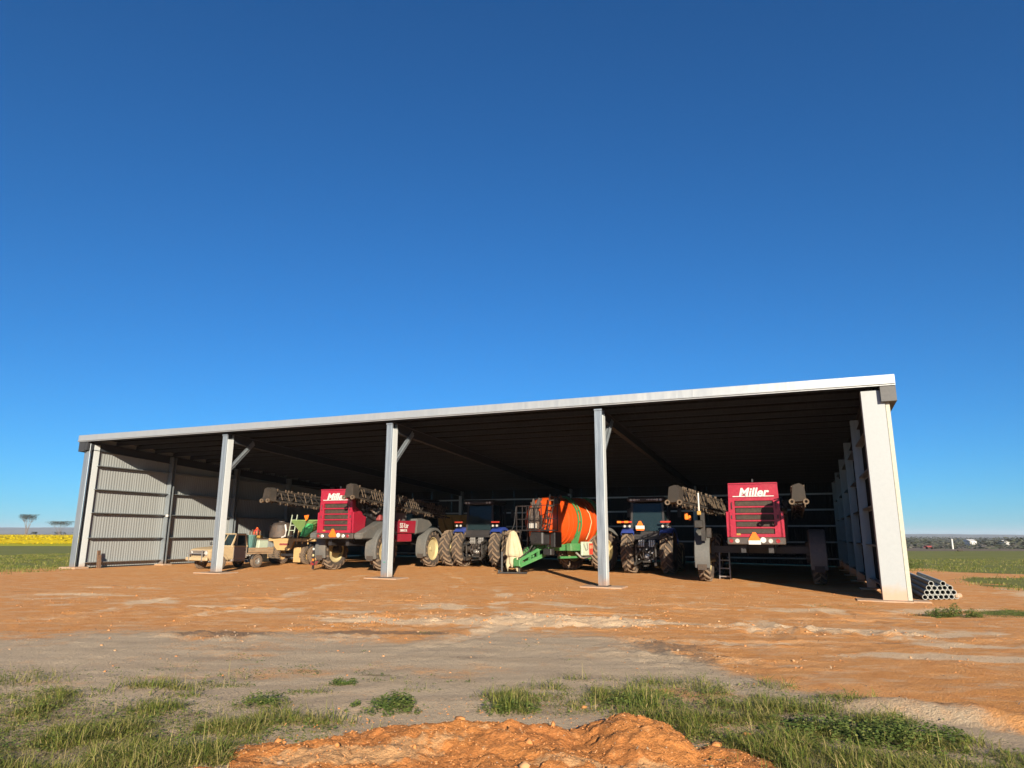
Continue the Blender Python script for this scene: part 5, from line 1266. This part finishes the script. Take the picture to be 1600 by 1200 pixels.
for x, z_ in ((-.25, .28), (.05, .28)): q.lathe([(-.03, .0), (-.03, .22), (.03, .22), (.03, 0)], 18, 'x', (x, -.2, z_))
q.build('press_wheel', M['white'], wp, 40)
q = MB()
for i in range(3): q.box((-.1+.3*i, -.05, 1.55), (.26, .26, .16), bev=.04)
q.box((.35, -.05, 1.58), (.4, .3, .14), bev=.03); q.build('seed_cup', M['yellow'], wp)
hp = thing('seed_hopper', 'faded green seed hopper with a bright green side on the cream trailer', 'hopper', SW(7.05, 9.2, 1.48), -YAW)
def frustum(mb, b, t, z0, z1, c=(0, 0)):
    A = [mb.bm.verts.new((c[0]+x*b[0], c[1]+y*b[1], z0)) for x, y in ((-1, -1), (1, -1), (1, 1), (-1, 1))]; B_ = [mb.bm.verts.new((c[0]+x*t[0], c[1]+y*t[1], z1)) for x, y in ((-1, -1), (1, -1), (1, 1), (-1, 1))]
    mb.bm.faces.new(A[::-1]); mb.bm.faces.new(B_)
    for i in range(4): mb.bm.faces.new((A[i], A[(i+1) % 4], B_[(i+1) % 4], B_[i]))
q = MB(); frustum(q, (.28, .3), (.92, .75), .05, .95); q.box((0, 0, 1.0), (1.86, 1.52, .10), bev=.02); q.build('hopper_body', M['green3'], hp)
q = MB(); q.prism([(-.25, .12), (.15, .08), (.62, .42), (.62, .80), (.25, .85), (-.05, .6)], 'y', -.76, -.70); q.build('hopper_door', M['green2'], hp)
q = MB()
for x in (-1.15, -.78): q.bar((x, -.7, -.02), (x+.05, -.5, 1.35), .04)
hl = q.build('hopper_ladder', M['panelgreen'], hp)
for i in range(4): q = MB(); q.bar((-1.14+.01*i, -.68+.05*i, .15+.3*i), (-.77+.01*i, -.68+.05*i, .15+.3*i), .04); q.build('rung', M['panelgreen'], hl)
q = MB(); q.bar((-.62, -.5, 0), (-.62, -.4, .5), .05); q.bar((.55, -.4, 0), (.5, -.4, .4), .05); q.build('hopper_leg', M['creambar'], hp)
og = thing('marker_flag', 'small orange flag on a thin rod beside the green hopper', 'marker flag', SW(7.35, 8.2, 1.48), -YAW)
q = MB(); q.bar((-.2, 0, -.2), (.1, 0, 1.35), .02); q.build('rod', M['black'], og)
q = MB(); q.prism([(-.13, 1.28), (.2, 1.32), (.13, 1.08), (.02, .98)], 'y', -.02, .02); q.build('flag', M['signorange'], og)

# chaser bin in the dark between sprayer and tractor
CB = thing('grain_bin', 'dull yellow grain bin in the dark behind the first sprayer', 'grain bin', SW(12.6, 18.2, -.02), -YAW)
q = MB(); frustum(q, (.9, .9), (1.6, 1.3), 1.1, 2.9); q.box((0, 0, 2.96), (3.3, 2.7, .12), bev=.02); q.build('bin_body', M['yellow'], CB)
q = MB()
for x in (-1.0, -.35, .35, 1.0): q.bar((x*.6, -.95, 1.15), (x*1.05, -1.32, 2.9), .08)
q.build('bin_rib', M['yellow'], CB)
q = MB(); q.box((0, 0, 1.0), (1.9, 3.0, .2)); q.build('frame', M['black'], CB)
for sg in (-1, 1): wheel(CB, (sg*1.25, .2, .8), .8, .5, .42, 'yellow', sg, nl=18)

# ------------------------------------------------------------------ pipes
pipe_me = MB(); pipe_me.lathe([(0, .062), (0, .075), (6.0, .075), (6.0, .062)], 16, 'y', close=True); pipe_me = pipe_me.mesh('irrigation_pipe', M['pipe'], 40)
pn_ = 0; rows = [(7, 0), (6, .5), (5, 1.0), (2, 1.0)]
posn = ['leftmost', 'second from the left', 'third from the left', 'middle', 'third from the right', 'second from the right', 'rightmost']
rowname = ['bottom row', 'second row', 'third row', 'top row']
for r_, (cnt, off) in enumerate(rows):
    for i in range(cnt):
        xx = [i+off for i in range(cnt)][i]*.158 + (0 if r_ < 3 else .158*1.2*(i+.4))
        o = link('irrigation_pipe', pipe_me); pw = SW(36.98+xx, .95+xx*.62+random.uniform(-.05, .10), float(-.225)+.085+r_*.134)
        o.location = pw; o.rotation_euler = (0, 0, -YAW-.02+random.uniform(-.006, .006))
        order = ['leftmost', 'second from left', 'third from left', 'fourth from left', 'fifth from left', 'sixth from left', 'rightmost']
        nm = order[i] if i < cnt-1 else 'rightmost'
        tag(o, f'grey irrigation pipe, {nm} in the {rowname[r_]} of the stack outside', 'pipe', 'irrigation pipes stacked beside the shed')
ST = thing('stone_block', 'pale stone block on the dirt at the front of the pipe stack', 'stone', (14.0, 22.35, -.2), .4)
q = MB(); q.box((0, 0, .08), (.28, .16, .15), bev=.04); q.build('block', M['concrete'], ST)

# ------------------------------------------------------------------ air
def haze():
    t = NT('haze'); t.t.nodes.remove(t.b)
    v = t.n('ShaderNodeVolumePrincipled'); v.inputs['Color'].default_value = (.80, .88, 1, 1); v.inputs['Density'].default_value = HAZE_D; v.inputs['Anisotropy'].default_value = 0.
    t.l(v.outputs[0], t.out.inputs['Volume'])
    b = MB(); b.box((0, 3000, 28), (14600, 13400, 76)); o = b.build('haze', t.m); tag(o, kind='stuff'); tag(o, 'thin pale air between the shed and the far hills', 'haze')
HAZE_D = 1.1e-4
haze()
